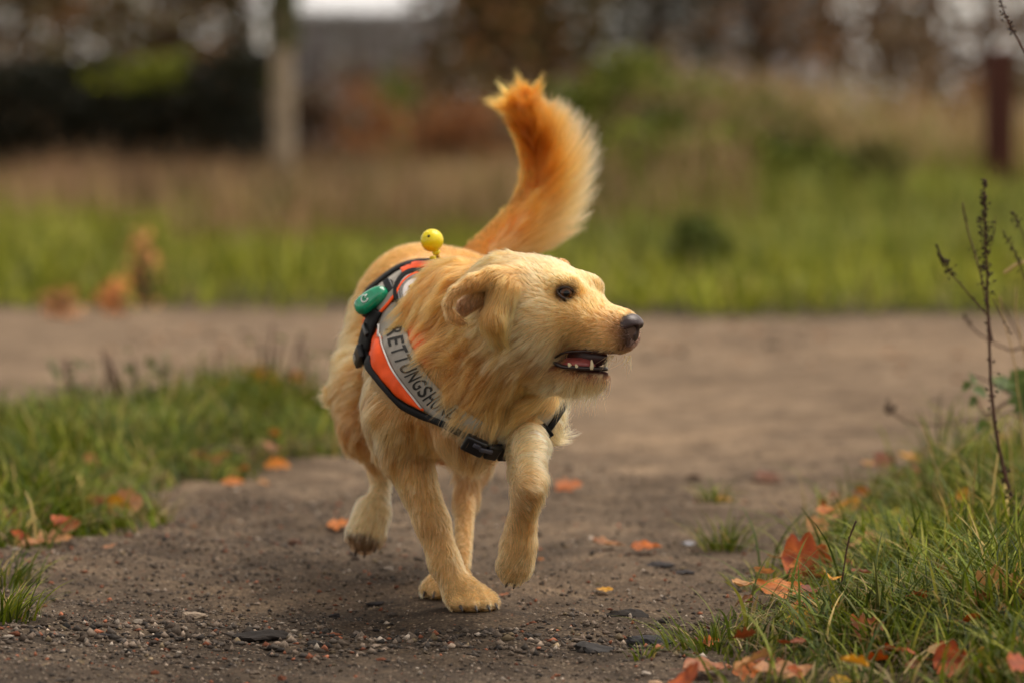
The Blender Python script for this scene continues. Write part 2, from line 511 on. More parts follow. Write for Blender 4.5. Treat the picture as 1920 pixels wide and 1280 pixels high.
# ================================================================ harness (worn over the back and chest, under the ruff)
TORSO = [p for p in PR if p['n'] in ('rump', 'loin', 'ribs', 'belly', 'prow', 'shoulder_r', 'uparm_r', 'shoulder_l')]
def torso_sd(P):
    d = None
    for p in TORSO:
        e = prim_sd(P, p); d = e if d is None else smin(d, e, p['k'])
    return d
def torso_n(P, e=.004):
    return nrm(np.stack([torso_sd(P + np.eye(3)[a] * e) - torso_sd(P - np.eye(3)[a] * e) for a in range(3)], -1))
def on_torso(pxy, off):
    """points of the torso's surface under the given outline, lifted by off"""
    pxy = np.asarray(pxy, float); n = len(pxy)
    A = np.array([Q(x, y, 5.2) for x, y in pxy]); B = np.array([Q(x, y, 6.4) for x, y in pxy])
    D = nrm(B - A); t = np.zeros(n); best = np.full(n, 9.0); bt = np.zeros(n)
    for i in range(120):
        d = torso_sd(A + D * t[:, None])
        m = d < best - 1e-5; best = np.where(m, d, best); bt = np.where(m, t, bt)
        t = t + np.clip(d, .0004, .05)
        t = np.where(best < 5e-4, bt, t)
    P = A + D * bt[:, None]
    for i in range(6):
        P = P - torso_n(P) * (torso_sd(P) - off)[:, None]
    return P
def resample(pl, n):
    pl = np.asarray(pl, float); s = np.r_[0, np.cumsum(np.linalg.norm(np.diff(pl, axis=0), axis=1))]
    c = catmull(pl, 200); s = np.r_[0, np.cumsum(np.linalg.norm(np.diff(c, axis=0), axis=1))]
    return np.stack([np.interp(np.linspace(0, s[-1], n), s, c[:, k]) for k in range(c.shape[1])], -1)
HVERT = []
def sheet(name, left, right, off, mat, parent, n=28, m=7, thick=.0022, puff=0.0, wrinkle=.0008):
    a, b = resample(left, n), resample(right, n)
    w = np.linspace(0, 1, m)
    pxy = (a[:, None] * (1 - w[None, :, None]) + b[:, None] * w[None, :, None]).reshape(-1, 2)
    P = on_torso(pxy, off)
    N_ = torso_n(P)
    bul = (np.sin(np.pi * np.tile(w, n)) * puff + wrinkle * fbm(P, 45, 9, 2))[:, None]
    top = P + N_ * (thick + bul); bot = P
    V = np.vstack([top, bot]); k = n * m; Fc = []
    for i in range(n - 1):
        for j in range(m - 1):
            q = (i * m + j, i * m + j + 1, (i + 1) * m + j + 1, (i + 1) * m + j)
            Fc.append(q); Fc.append(tuple(x + k for x in q[::-1]))
    rim = [i * m for i in range(n)] + [(n - 1) * m + j for j in range(1, m)] + [i * m + m - 1 for i in range(n - 2, -1, -1)] + [j for j in range(m - 2, 0, -1)]
    for x, y in zip(rim, rim[1:] + rim[:1]): Fc.append((y, x, x + k, y + k))
    Fc = fix_normals(V, Fc)
    HVERT.append(P)
    o = new_mesh(name, V, Fc, mat); adopt(o, parent)
    return o, top.reshape(n, m, 3), N_.reshape(n, m, 3)
def fix_normals(V, Fc):
    bm = bmesh.new(); vs = [bm.verts.new(v) for v in V]
    for f in Fc:
        try: bm.faces.new([vs[i] for i in f])
        except ValueError: pass
    bmesh.ops.recalc_face_normals(bm, faces=bm.faces[:]); bm.verts.index_update()
    r = [tuple(v.index for v in f.verts) for f in bm.faces]; bm.free(); return r
def tape(name, path, width, off, mat, parent, n=30, thick=.003, round_=True):
    """folded tape or webbing along a line on the torso (width in pixels)"""
    c = resample(path, n); t = nrm(np.gradient(c, axis=0)); pr = np.stack([-t[:, 1], t[:, 0]], -1)
    return sheet(name, c - pr * width / 2, c + pr * width / 2, off, mat, parent, n, 4, thick, puff=.0012 if round_ else 0, wrinkle=0)
def woven(name, c, rough=.75, sc=900, var=.12, sheen=.2, spec=.3):
    n = NT(name); v = n.coord()
    w1 = n.add("ShaderNodeTexWave"); w1.inputs["Scale"].default_value = sc; n.link(v, w1.inputs[0])
    f = n.noise(v, 70); c = np.asarray(c)
    n.base(n.ramp(f, [(.3, c * (1 - var)), (.7, np.clip(c * (1 + var), 0, 1))]), rough, spec)
    n.b.inputs["Sheen Weight"].default_value = sheen
    n.bump(n.mix(.5, n.noise(v, 350, 3), w1.outputs[0]), .25, .0006)
    return n.m
M_OR = woven("orange_nylon", lin(250, 84, 10), .6, sheen=0)
M_GR = woven("grey_reflective_cloth", lin(146, 138, 128), .6, sheen=0)
M_BK = woven("black_webbing", lin(24, 23, 24), .7, sheen=0, spec=.2)
M_BP = simple_mat("black_plastic", lin(26, 25, 26), .35, .5, .15, 60)
M_INK = simple_mat("black_print", lin(40, 37, 34), .7, .3, .2, 300)
M_WH = woven("white_patch_cloth", lin(214, 206, 202), .8)
har = empty("dog_harness", tuple(on_torso([(800, 620)], 0)[0]))
tag(har, "orange and grey dog harness with black piping, buckles and printed lettering", "harness")
O = .007
sheet("back_panel", [(698, 566), (714, 545), (738, 526), (760, 513), (788, 506), (815, 507), (850, 512)],
      [(728, 596), (742, 572), (758, 556), (775, 545), (795, 538), (820, 534), (850, 536)], O, M_GR, har)
sheet("orange_trim", [(757, 515), (772, 507), (790, 503), (818, 504)], [(763, 527), (776, 519), (792, 514), (818, 514)], O + .003, M_OR, har, 16, 5)
tape("orange_piping", [(722, 594), (737, 578), (750, 560), (762, 540), (776, 528), (800, 520), (830, 518)], 4, O + .0035, M_OR, har, 24, .002)
sheet("orange_underlay", [(752, 586), (762, 620), (778, 655), (800, 690)], [(800, 580), (806, 625), (815, 660), (830, 690)], O - .003, M_OR, har, 14, 6)
sheet("orange_side", [(683, 596), (686, 612), (694, 634)], [(698, 590), (703, 612), (707, 634)], O - .002, M_OR, har, 12, 5)
sheet("orange_panel", [(716, 620), (701, 648), (702, 685), (727, 719), (762, 748), (800, 768)],
      [(722, 620), (724, 650), (740, 680), (761, 713), (781, 740), (803, 764)], O - .001, M_OR, har, 30, 8, puff=.004, wrinkle=.0018)
band, BT, BN = sheet("chest_band", [(737, 576), (720, 606), (722, 650), (738, 682), (760, 715), (797, 762), (840, 790), (885, 812)],
                     [(757, 572), (763, 600), (773, 640), (786, 672), (806, 705), (838, 740), (870, 768), (905, 790)], O, M_GR, har, 44, 9, puff=.001)
tape("band_seam", [(721, 612), (724, 650), (740, 683), (762, 716), (799, 762)], 2.4, O + .003, simple_mat("grey_thread", lin(196, 190, 184), .6), har, 30, .0012)
tape("piping", [(700, 636), (698, 660), (700, 684), (722, 722), (758, 753), (797, 774), (838, 792), (875, 812)], 10, O, M_BK, har, 40, .0045)
tape("back_piping", [(690, 562), (700, 548), (712, 538), (735, 521), (757, 508), (785, 501), (815, 502), (852, 509)], 7, O, M_BK, har, 36, .0042)
rb_, _, _ = sheet("chest_band", [(935, 838), (975, 832), (1010, 806), (1040, 765), (1056, 735)],
      [(920, 800), (960, 790), (990, 765), (1015, 735), (1032, 708)], O, M_GR, har, 24, 7)
tape("piping", [(940, 842), (978, 836), (1013, 811), (1043, 770), (1060, 735)], 7, O, M_BK, har, 24, .004)
# round badge with a black rim
def polar(cx, cy, rx, ry, nr, na, r0=0.0):
    return [(cx + rx * (r0 + (1 - r0) * i / nr) * math.cos(2 * math.pi * j / na), cy + ry * (r0 + (1 - r0) * i / nr) * math.sin(2 * math.pi * j / na)) for i in range(nr + 1) for j in range(na)]
def disc(name, cx, cy, rx, ry, off, thick, mat, r0=0.0, nr=5, na=30):
    P = on_torso(polar(cx, cy, rx, ry, nr, na, r0), off); N_ = torso_n(P); T_ = P + N_ * thick; HVERT.append(P)
    Fc = [(i * na + j, i * na + (j + 1) % na, (i + 1) * na + (j + 1) % na, (i + 1) * na + j) for i in range(nr) for j in range(na)]
    k = len(P); Fc += [(nr * na + (j + 1) % na, nr * na + j, k + nr * na + j, k + nr * na + (j + 1) % na) for j in range(na)]
    V = np.vstack([T_, P]); o = new_mesh(name, V, fix_normals(V, Fc), mat); adopt(o, har); return o
bdg = disc("round_badge", 784, 556, 30, 33, O + .003, .002, M_WH)
disc("badge_rim", 784, 556, 37, 40, O + .0025, .0042, M_BK, .83, 2)
disc("badge_print", 784, 556, 27.5, 30.5, O + .0052, .0006, None or simple_mat("badge_pattern", lin(126, 120, 116), .8, .3, .65, 420), .76, 2)
tape("badge_mark", [(775, 552), (782, 548), (790, 552), (796, 560)], 9, O + .0052, simple_mat("badge_yellow", lin(206, 168, 92), .8), har, 8, .0006)
# lettering along the chest band
def text_mesh(s):
    cu = bpy.data.curves.new("t", 'FONT'); cu.body = s; cu.size = 1.0; cu.offset = .018; cu.resolution_u = 4
    ob = bpy.data.objects.new("t", cu); COL.objects.link(ob)
    dg = bpy.context.evaluated_depsgraph_get(); me = bpy.data.meshes.new_from_object(ob.evaluated_get(dg))
    bm = bmesh.new(); bm.from_mesh(me); bmesh.ops.triangulate(bm, faces=bm.faces[:])
    bmesh.ops.subdivide_edges(bm, edges=[e for e in bm.edges if e.calc_length() > .18], cuts=2, use_grid_fill=False)
    bmesh.ops.triangulate(bm, faces=bm.faces[:])
    V = np.array([v.co for v in bm.verts]); bm.verts.index_update(); Fc = [tuple(v.index for v in f.verts) for f in bm.faces]
    bm.free(); bpy.data.objects.remove(ob, do_unlink=True); bpy.data.curves.remove(cu); bpy.data.meshes.remove(me)
    return V, Fc
def grid_map(Gd, Nn, u, v):
    n, m, _ = Gd.shape
    x = np.clip(u, 0, .9999) * (n - 1); y = np.clip(v, 0, .9999) * (m - 1); i = x.astype(int); j = y.astype(int); fx = (x - i)[:, None]; fy = (y - j)[:, None]
    L_ = lambda A: A[i, j] * (1 - fx) * (1 - fy) + A[i + 1, j] * fx * (1 - fy) + A[i, j + 1] * (1 - fx) * fy + A[i + 1, j + 1] * fx * fy
    return L_(Gd), nrm(L_(Nn))
def letter(s, u0, u1, v0, v1, Gd, Nn, parent, bold=.0):
    V, Fc = text_mesh(s); lo = V.min(0); hi = V.max(0)
    u = u0 + (V[:, 0] - lo[0]) / (hi[0] - lo[0]) * (u1 - u0); v = v0 + (V[:, 1] - lo[1]) / (hi[1] - lo[1]) * (v1 - v0)
    P, Nn_ = grid_map(Gd, Nn, u, v)
    o = new_mesh("lettering", P + Nn_ * .0007, Fc, M_INK, smooth=False); adopt(o, har); o.parent = parent
    o.matrix_parent_inverse = parent.matrix_parent_inverse.copy()
    o.parent = parent; o.matrix_parent_inverse = Matrix.Translation(-Vector(har.location)) if parent is har else Matrix.Identity(4)
    return o
word = "RETTUNGSHUND"
for i, ch in enumerate(word):
    letter(ch, .180 + i * .058, .180 + i * .058 + .047, .26, .86, BT, BN, band)
# girth strap round the ribs, with its side buckle
ring = []
ax_c = Q(815, 645, 5.86)
for j in range(64):
    th = 2 * math.pi * j / 64; dr = np.array([math.cos(th), .10 * math.sin(th), math.sin(th)])
    lo_, hi_ = 0.0, .3
    for _ in range(24):
        mid = (lo_ + hi_) / 2
        if torso_sd((ax_c + dr * mid)[None])[0] < O: lo_ = mid
        else: hi_ = mid
    ring.append(ax_c + dr * lo_)
ring = np.array(ring); HVERT.append(ring)
V = []; Fc = []; nn = torso_n(ring); tt = nrm(np.roll(ring, -1, 0) - np.roll(ring, 1, 0)); bb = np.cross(tt, nn)
for i in range(64):
    for a, b in ((-.011, 0), (.011, 0), (.011, .003), (-.011, .003)): V.append(ring[i] + bb[i] * a + nn[i] * b)
for i in range(64):
    k = (i + 1) % 64
    for j in range(4): Fc.append((i * 4 + j, i * 4 + (j + 1) % 4, k * 4 + (j + 1) % 4, k * 4 + j))
o = new_mesh("girth_strap", V, fix_normals(V, Fc), M_BK, smooth=False); adopt(o, har)
tape("side_strap", [(718, 588), (707, 610), (700, 632), (695, 655)], 20, O + .003, M_BK, har, 16, .004, False)
def place(V, o, x, y, z):
    V = np.asarray(V); return o + V[:, :1] * x + V[:, 1:2] * y + V[:, 2:3] * z
def block(name, pxy, direction, size, off, mat, parent, bev=.003, seg=2):
    """bevelled block lying on the torso, x along an image direction"""
    p = on_torso([pxy], off)[0]; q = on_torso([(pxy[0] + direction[0], pxy[1] + direction[1])], off)[0]
    n_ = torso_n(p[None])[0]; x = nrm(q - p); x = nrm(x - (x @ n_) * n_); y = np.cross(n_, x)
    V, Fc = rbox(size, bev, seg); HVERT.append(place(np.array(V), p, x, y, n_))
    o = new_mesh(name, place(V, p, x, y, n_), Fc, mat); adopt(o, har)
    if parent is not har: o.parent = parent; o.matrix_parent_inverse = Matrix.Identity(4)
    return o
bk = block("side_buckle", (692, 664), (-2, 10), (.044, .022, .010), O + .009, M_BP, har, .003)
block("buckle_window", (690, 668), (-2, 10), (.018, .010, .002), O + .0146, simple_mat("grey_window", lin(150, 146, 138), .3), bk, .0006)
block("strap_slider", (703, 622), (-4, 10), (.008, .026, .007), O + .008, M_BP, har, .002)
# chest buckle and its webbing
cb = block("chest_buckle", (890, 824), (10, 4), (.034, .026, .013), O + .008, M_BP, har, .005, 3)
block("buckle_tongue", (917, 834), (10, 1.5), (.022, .024, .012), O + .008, M_BP, cb, .005, 3)
block("buckle_prong", (906, 827), (10, 2), (.020, .006, .004), O + .0165, simple_mat("grey_plastic", lin(74, 74, 84), .3, .5), cb, .0015)
block("buckle_prong", (894, 821), (10, 4), (.012, .006, .004), O + .0165, simple_mat("grey_plastic_b", lin(66, 66, 76), .3, .5), cb, .0015)
tape("chest_webbing", [(925, 836), (950, 834), (980, 824), (1006, 806), (1016, 798)], 24, O + .004, M_BK, har, 20, .004, False)
block("strap_keeper", (973, 829), (10, -4), (.009, .030, .009), O + .010, simple_mat("olive_keeper", lin(92, 86, 74), .5), har, .002)
block("strap_slider", (958, 832), (10, -2), (.010, .028, .008), O + .010, M_BP, har, .002)
block("strap_end", (1008, 803), (9, -6), (.030, .026, .005), O + .010, M_BK, har, .0015)
_hv = np.vstack(HVERT); _kd = KDTree(len(_hv))
for i, p in enumerate(_hv): _kd.insert(p, i)
_kd.balance()
def HARN_MASK(P):
    r = np.zeros(len(P), bool)
    near = np.nonzero((np.abs(P - _hv.mean(0)) < .35).all(1))[0]
    for i in near:
        r[i] = _kd.find(P[i])[2] < .0105
    return r

# ---------------------------------------------------------------- green clip-on light
def basis(p_px, q_px, off):
    p = on_torso([p_px], off)[0]; q = on_torso([q_px], off)[0]; n_ = torso_n(p[None])[0]
    x = nrm(q - p); x = nrm(x - (x @ n_) * n_); return p, x, np.cross(n_, x), n_
p = on_torso([(714, 573)], .016)[0]
x = nrm(Q(731, 546, p[1]) - Q(674, 586, p[1] + .012)); n_ = nrm(np.array([-.25, -1.0, .55])); n_ = nrm(n_ - (n_ @ x) * x); y = np.cross(n_, x)
lamp = empty("safety_light", tuple(p)); tag(lamp, "glossy green plastic safety light clipped on the harness side", "light")
def lozenge(L_, W_, H_, zb, taper=.85, n=24, rings=6):
    """rounded slab: stadium outline, domed top"""
    V = []; Fc = []
    out = []
    for j in range(n):
        th = 2 * math.pi * j / n; cx = math.cos(th); sy = math.sin(th)
        ex = np.sign(cx) * abs(cx) ** .55; ey = np.sign(sy) * abs(sy) ** .8
        out.append((ex * L_ / 2, ey * W_ / 2 * (1 if ex < 0 else taper + (1 - taper) * (1 - ex))))
    for r in range(rings + 1):
        a = r / rings * math.pi / 2; k = math.cos(a) ** .6 if r < rings else 0.02
        for ox, oy in out: V.append((ox * (.25 + .75 * k) if r < rings else ox * .2, oy * k, zb + H_ * math.sin(a)))
    V += [(ox, oy, zb - H_ * .15) for ox, oy in out]; b = (rings + 1) * n
    for r in range(rings):
        for j in range(n): Fc.append((r * n + j, r * n + (j + 1) % n, (r + 1) * n + (j + 1) % n, (r + 1) * n + j))
    Fc.append(tuple(rings * n + j for j in range(n)))
    for j in range(n): Fc.append((b + j, b + (j + 1) % n, (j + 1) % n, j))
    Fc.append(tuple(b + j for j in range(n))[::-1]); return V, Fc
gmat = NT("green_plastic"); f = gmat.noise(gmat.coord(), 60, 2)
gmat.base(gmat.ramp(f, [(.4, lin(8, 128, 88)), (.62, lin(24, 168, 122))]), .12, .6); gmat.b.inputs["Coat Weight"].default_value = .6
V, Fc = lozenge(.058, .030, .014, .003); V = place(V, p, x, y, n_); o = new_mesh("lamp_cover", V, fix_normals(V, Fc), gmat.m); adopt(o, lamp)
V, Fc = lozenge(.060, .032, .006, -.006); V = place(V, p + x * .002 - y * .002, x, y, n_); o = new_mesh("lamp_base", V, fix_normals(V, Fc), M_BP); adopt(o, lamp)
V, Fc = rbox((.012, .034, .016), .003); o = new_mesh("lamp_clip", place(V, p + x * .033 - n_ * .006, x, y, n_), Fc, M_BP); adopt(o, lamp)
arc = [(.0055 * math.cos(a), .0055 * math.sin(a), .0185) for a in np.linspace(R(60), R(330), 20)]
V, Fc = tube(place(arc, p - x * .004, x, y, n_), [.0009] * 20, 6); o = new_mesh("lamp_symbol", V, Fc, simple_mat("white_print", (.8, .82, .8), .5)); adopt(o, lamp)
bar = [(.0015, .001, .0187), (.006, .0045, .0180)]
V, Fc = tube(place(bar, p - x * .004, x, y, n_), [.0008] * 2, 6); o = new_mesh("lamp_symbol", V, Fc, simple_mat("white_print_b", (.8, .82, .8), .5)); adopt(o, lamp)

# ---------------------------------------------------------------- yellow bell on the back of the harness
bp = on_torso([(824, 498)], .008)[0]
bell = empty("bell", tuple(bp)); tag(bell, "round yellow bell standing up from the dog's back", "bell")
bc = Q(810, 451, bp[1] - .002); br = 21.5 * bp[1] / FPX
YL = NT("yellow_enamel"); f = YL.noise(YL.coord(), 90, 4)
YL.base(YL.ramp(f, [(.3, lin(226, 200, 8)), (.7, lin(240, 218, 22))]), .32, .5)
bm = bmesh.new(); bmesh.ops.create_uvsphere(bm, u_segments=40, v_segments=28, radius=1.0)
tilt = nrm(np.array([-.22, -.25, 1.0])); a_, b_ = frame_of(tilt)
V = np.array([v.co for v in bm.verts]); bm.verts.index_update(); Fc = [tuple(v.index for v in q.verts) for q in bm.faces]; bm.free()
lat = V[:, 2]; rr = 1 - .045 * np.exp(-((lat - .05) / .035) ** 2)
slot = (np.abs(V[:, 0]) < .1) & (V[:, 2] > .25); rr = np.where(slot, rr - .10, rr)
V = place(V * rr[:, None] * br, bc, a_, b_, tilt)
o = new_mesh("bell_body", V, Fc, YL.m); adopt(o, bell)
Y_DK = simple_mat("painted_bell_hole", lin(30, 26, 16), .8)  # dark studs stand for holes, their inner shade put into the colour
for az, el in ((250, -38), (300, 40), (200, 45)):
    d = math.cos(R(el)) * (math.cos(R(az)) * a_ + math.sin(R(az)) * b_) + math.sin(R(el)) * tilt
    u_, v_ = frame_of(d); V, Fc = tube([bc + d * br * .95, bc + d * br * 1.012], [br * .13] * 2, 10); o = new_mesh("painted_bell_hole", V, Fc, Y_DK); adopt(o, bell)
st0, st1 = bc + nrm(bp - bc) * br * .95, bp
nk = [st0, st0 + (st1 - st0) * .25, st0 + (st1 - st0) * .42]
V, Fc = tube(nk, [br * .34, br * .36, br * .22], 12); o = new_mesh("bell_neck", V, Fc, YL.m); adopt(o, bell)
GM = NT("brass"); GM.base(lin(176, 134, 40), .3); GM.b.inputs["Metallic"].default_value = .9; GM.link(GM.ramp(GM.noise(GM.coord(), 120), [(.2, (.22, .22, .22)), (.8, (.45, .45, .45))]), GM.b.inputs["Roughness"])
V, Fc = tube(catmull([nk[-1], Q(822, 483, bp[1]), Q(831, 491, bp[1]), bp + np.array([.004, 0, -.004])], 14), [br * .17] * 14, 8); o = new_mesh("clip", V, Fc, GM.m); adopt(o, bell)
V, Fc = rbox((.009, .006, .008), .002); o = new_mesh("clip_tab", place(V, Q(812, 485, bp[1] - .006), a_, b_, tilt), Fc, YL.m); adopt(o, bell)
V, Fc = tube(catmull([Q(814, 486, bp[1] - .005), Q(822, 494, bp[1] - .004), bp], 8), [br * .14] * 8, 8); o = new_mesh("clip", V, Fc, GM.m); adopt(o, bell)

# ---------------------------------------------------------------- coat
rng = np.random.default_rng(7)
MOUTH = CUTS[2]
def region(P):
    """blend of the coat settings of the body parts near each point"""
    n = len(P); W = np.zeros(n); L = np.zeros(n); LI = np.zeros(n); FL = np.zeros((n, 3)); C = np.zeros((n, 3))
    ds = np.stack([prim_sd(P, p) for p in PR], 0); dm = ds.min(0)
    for p, d in zip(PR, ds):
        w = np.exp(-np.minimum((d - dm) / .009, 40)); W += w
        L += w * p['L']; LI += w * p['lift']; FL += w[:, None] * nrm(np.array(p['fl'])); C += w[:, None] * p['c']
    names = np.array([p['n'] for p in PR])[ds.argmin(0)]
    return L / W, np.radians(LI / W), FL / W[:, None], C / W[:, None], names
def paint(P, N, C, L):
    """markings: muzzle mask, lips, eye rims, pads, belly"""
    f, s, u = toHL(P); px, py = PX(P)
    keep = np.ones(len(P), bool)
    md = prim_sd(P, MOUTH)
    head = (f > -.06) & (np.abs(s) < .09) & (u > -.16)
    inm = head & (md < .0035) & (f > -.004)
    C[inm] = lin(62, 26, 24); keep &= ~inm
    lip = head & (md >= .0035) & (md < .0065) & (f > -.01)
    C[lip] = lin(112, 78, 56); L[lip] *= .6
    d = np.linalg.norm(P - HL(.104, 0, -.036), axis=1)              # dark mask behind the nose
    w = np.clip((.040 - d) / .022, 0, 1)[:, None] * (u < -.018)[:, None]
    C[:] = C * (1 - w) + lin(96, 74, 62) * w; L *= 1 - .5 * w[:, 0]
    w = np.clip(1 - np.abs(u + .010) / .008, 0, 1) * np.clip((f - .085) / .02, 0, 1); C[:] = C * (1 - .5 * w[:, None])
    for e in EYES:
        d = np.linalg.norm(P - e, axis=1)
        keep &= d > EYE_R * 1.12
        L[:] = np.where(d < .028, L * np.clip((d - .008) / .02, .25, 1), L)
        w = np.clip((EYE_R * 1.62 - d) / (EYE_R * .4), 0, 1)[:, None]
        C[:] = C * (1 - .75 * w) + lin(70, 46, 34) * .75 * w
        k = e + .017 * HF * 1.0 + .002 * HU                          # dark inner corner
        w = np.clip(1 - np.linalg.norm(P - k, axis=1) / .011, 0, 1)[:, None]; C[:] = C * (1 - .6 * w) + lin(80, 52, 36) * .6 * w
        k = e + .012 * HF + .020 * HU                                # eyebrow spot
        w = np.clip(1 - np.linalg.norm(P - k, axis=1) / .010, 0, 1)[:, None]; C[:] = C * (1 - .55 * w) + lin(120, 84, 54) * .55 * w
    keep &= np.linalg.norm(P - HL(.104, 0, -.030), axis=1) > .0165
    keep &= P[:, 2] > .004
    W, toes = PAWS['hr']                                             # dark pads under the lifted hind paw
    o = W(0, 0, 0); fu = nrm(W(0, 0, 1) - o); ff = nrm(W(1, 0, 0) - o)
    a = (P - o) @ fu; b = (P - o) @ ff
    near = (np.linalg.norm(P - W(.02, 0, .01), axis=1) < .062)
    pad = near & ((a < .014) | (b > .034))
    C[pad] = lin(48, 38, 32)
    L[pad] *= .5
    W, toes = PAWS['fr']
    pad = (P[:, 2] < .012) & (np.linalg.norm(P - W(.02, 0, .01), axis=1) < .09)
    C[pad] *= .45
    # paler hair low on the limbs and along the back of the thigh
    w = np.clip((.22 - P[:, 2]) / .2, 0, 1)[:, None] * .3
    C[:] = C * (1 - w) + lin(222, 176, 118) * w
    n = fbm(P, 16, 5, 3)[:, None]
    C *= 1 + .16 * n
    return keep

def tri_sample(V, Fq, n, wt):
    T = np.vstack([Fq[:, [0, 1, 2]], Fq[:, [0, 2, 3]]])
    A, B, Cc = V[T[:, 0]], V[T[:, 1]], V[T[:, 2]]
    cr = np.cross(B - A, Cc - A); ar = np.linalg.norm(cr, axis=1)
    w = ar * wt[T].mean(1); cdf = np.cumsum(w); t = np.searchsorted(cdf, rng.random(n) * cdf[-1])
    r1 = np.sqrt(rng.random(n)); r2 = rng.random(n)
    return A[t] * (1 - r1)[:, None] + B[t] * (r1 * (1 - r2))[:, None] + Cc[t] * (r1 * r2)[:, None]

def grow(P, N, T, L, LI, ncp, grav=.25, frizz=.10, curl=0.0, seed=1):
    """strands that follow the body's surface: returns n x ncp x 3"""
    n = len(P); out = np.zeros((n, ncp, 3)); out[:, 0] = P - N * .002
    p = P.copy(); fl = T
    st = (L / (ncp - 1))[:, None]
    jit = rng.normal(0, 1, (n, 3))
    for k in range(1, ncp):
        q = k / (ncp - 1)
        nn = SD.grad(p)
        d = SD(p)
        t = nrm(fl - (fl * nn).sum(1, keepdims=True) * nn)
        li = (LI * (1.15 - .75 * q))[:, None]
        w = vnoise(p * 1.0, 55, seed)[:, None] * N * curl
        D = t * np.cos(li) + nn * np.sin(li) + np.array([0, 0, -1.0]) * grav * q + jit * frizz * (.3 + q) + w
        p = p + nrm(D) * st
        d = SD(p); m = d < .0012 + .003 * q
        if m.any():
            p[m] += SD.grad(p[m]) * (.0012 + .003 * q - d[m])[:, None]
        out[:, k] = p
    return out
def clump(S, roots, ratio=22, amt=.6, seed=3, power=1.3, keepoff=.35):
    n = len(S); g = rng.choice(n, max(n // ratio, 2), replace=False)
    kd = KDTree(len(g))
    for i, j in enumerate(g): kd.insert(roots[j], i)
    kd.balance()
    near = np.array([kd.find(r)[1] for r in roots]); gi = g[near]
    q = (np.linspace(0, 1, S.shape[1]) ** power)[None, :, None]
    tgt = S[gi] + (roots - roots[gi])[:, None, :] * keepoff
    a = (amt * rng.uniform(.55, 1.2, n)).clip(0, .95)[:, None, None]
    return S * (1 - q * a) + tgt * q * a, gi
def hair_object(name, S, rad, col, mat, parent):
    n, k, _ = S.shape
    hc = bpy.data.hair_curves.new(name)
    hc.add_curves([k] * n)
    hc.attributes["position"].data.foreach_set("vector", S.astype(np.float32).ravel())
    a = hc.attributes.get("radius") or hc.attributes.new("radius", 'FLOAT', 'POINT')
    prof = (1 - np.linspace(0, 1, k) ** 1.6 * .85)
    a.data.foreach_set("value", (rad[:, None] * prof[None]).astype(np.float32).ravel())
    c = hc.attributes.new("hcol", 'FLOAT_COLOR', 'CURVE')
    cc = np.ones((n, 4), np.float32); cc[:, :3] = col
    c.data.foreach_set("color", cc.ravel())
    hc.materials.append(mat)
    o = bpy.data.objects.new(name, hc)
    COL.objects.link(o)
    if parent: adopt(o, parent)
    return o
def fur_material(name, gloss=.35):
    n = NT(name); n.n.remove(n.b)
    c = n.attr("hcol")
    hi = n.add("ShaderNodeHairInfo")
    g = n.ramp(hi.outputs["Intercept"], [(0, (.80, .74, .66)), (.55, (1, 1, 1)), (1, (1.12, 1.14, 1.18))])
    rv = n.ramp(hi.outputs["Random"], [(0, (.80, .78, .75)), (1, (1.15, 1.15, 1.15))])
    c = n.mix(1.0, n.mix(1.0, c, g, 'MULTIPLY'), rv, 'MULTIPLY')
    gm_ = n.add("ShaderNodeGamma"); gm_.inputs[1].default_value = 1.35; n.link(c, gm_.inputs[0]); c = n.mix(1.0, gm_.outputs[0], (1.03, .81, .77), 'MULTIPLY')
    h = n.add("ShaderNodeBsdfHairPrincipled"); h.parametrization = 'COLOR'
    n.link(c, h.inputs["Color"])
    h.inputs["Roughness"].default_value = .5
    h.inputs["Radial Roughness"].default_value = .6
    n.link(h.outputs[0], n.out.inputs[0])
    return n.m
FUR = fur_material("fur")

# body skin carries the same colours as the coat
bl, bli, bfl, bcol, bname = region(BV)
bN = SD.grad(BV)
_L = bl.copy(); keepv = paint(BV, bN, bcol, _L)
SKIN = attr_mat("skin", rough=.8, spec=.2, var=.2, vscale=90)
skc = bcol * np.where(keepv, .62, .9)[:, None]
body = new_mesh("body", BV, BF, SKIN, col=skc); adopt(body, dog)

wt = np.ones(len(BV)); 
fv, sv, uv_ = toHL(BV)
wt *= np.where((fv > -.2) & (uv_ > -.2), 2.0, 1.0)                   # face: finer, denser coat
wt *= np.where(np.isin(bname, ['tail']), .25, 1)
wt *= np.where(BV[:, 1] > 5.95, .8, 1)
NH = 240000
roots = tri_sample(BV, BF, NH, wt)
N = SD.grad(roots)
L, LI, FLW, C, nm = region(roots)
keep = paint(roots, N, C, L)
keep &= ~HARN_MASK(roots)
keep &= nm != 'tail'
roots, N, L, LI, FLW, C, nm = [x[keep] for x in (roots, N, L, LI, FLW, C, nm)]
# the ruff falls forward over the chest band
rpx, rpy = PX(roots)
wr_ = np.clip(1 - np.hypot((rpx - 868) / 70, (rpy - 712) / 100), 0, 1) ** .5 * (N[:, 1] < -.1)
FLW = nrm(FLW) * (1 - wr_[:, None]) + nrm(np.array([-.9, -.1, -.42])) * wr_[:, None]
L = L * (1 - wr_) + np.maximum(L, .078) * wr_; LI = LI * (1 - wr_) + R(24) * wr_
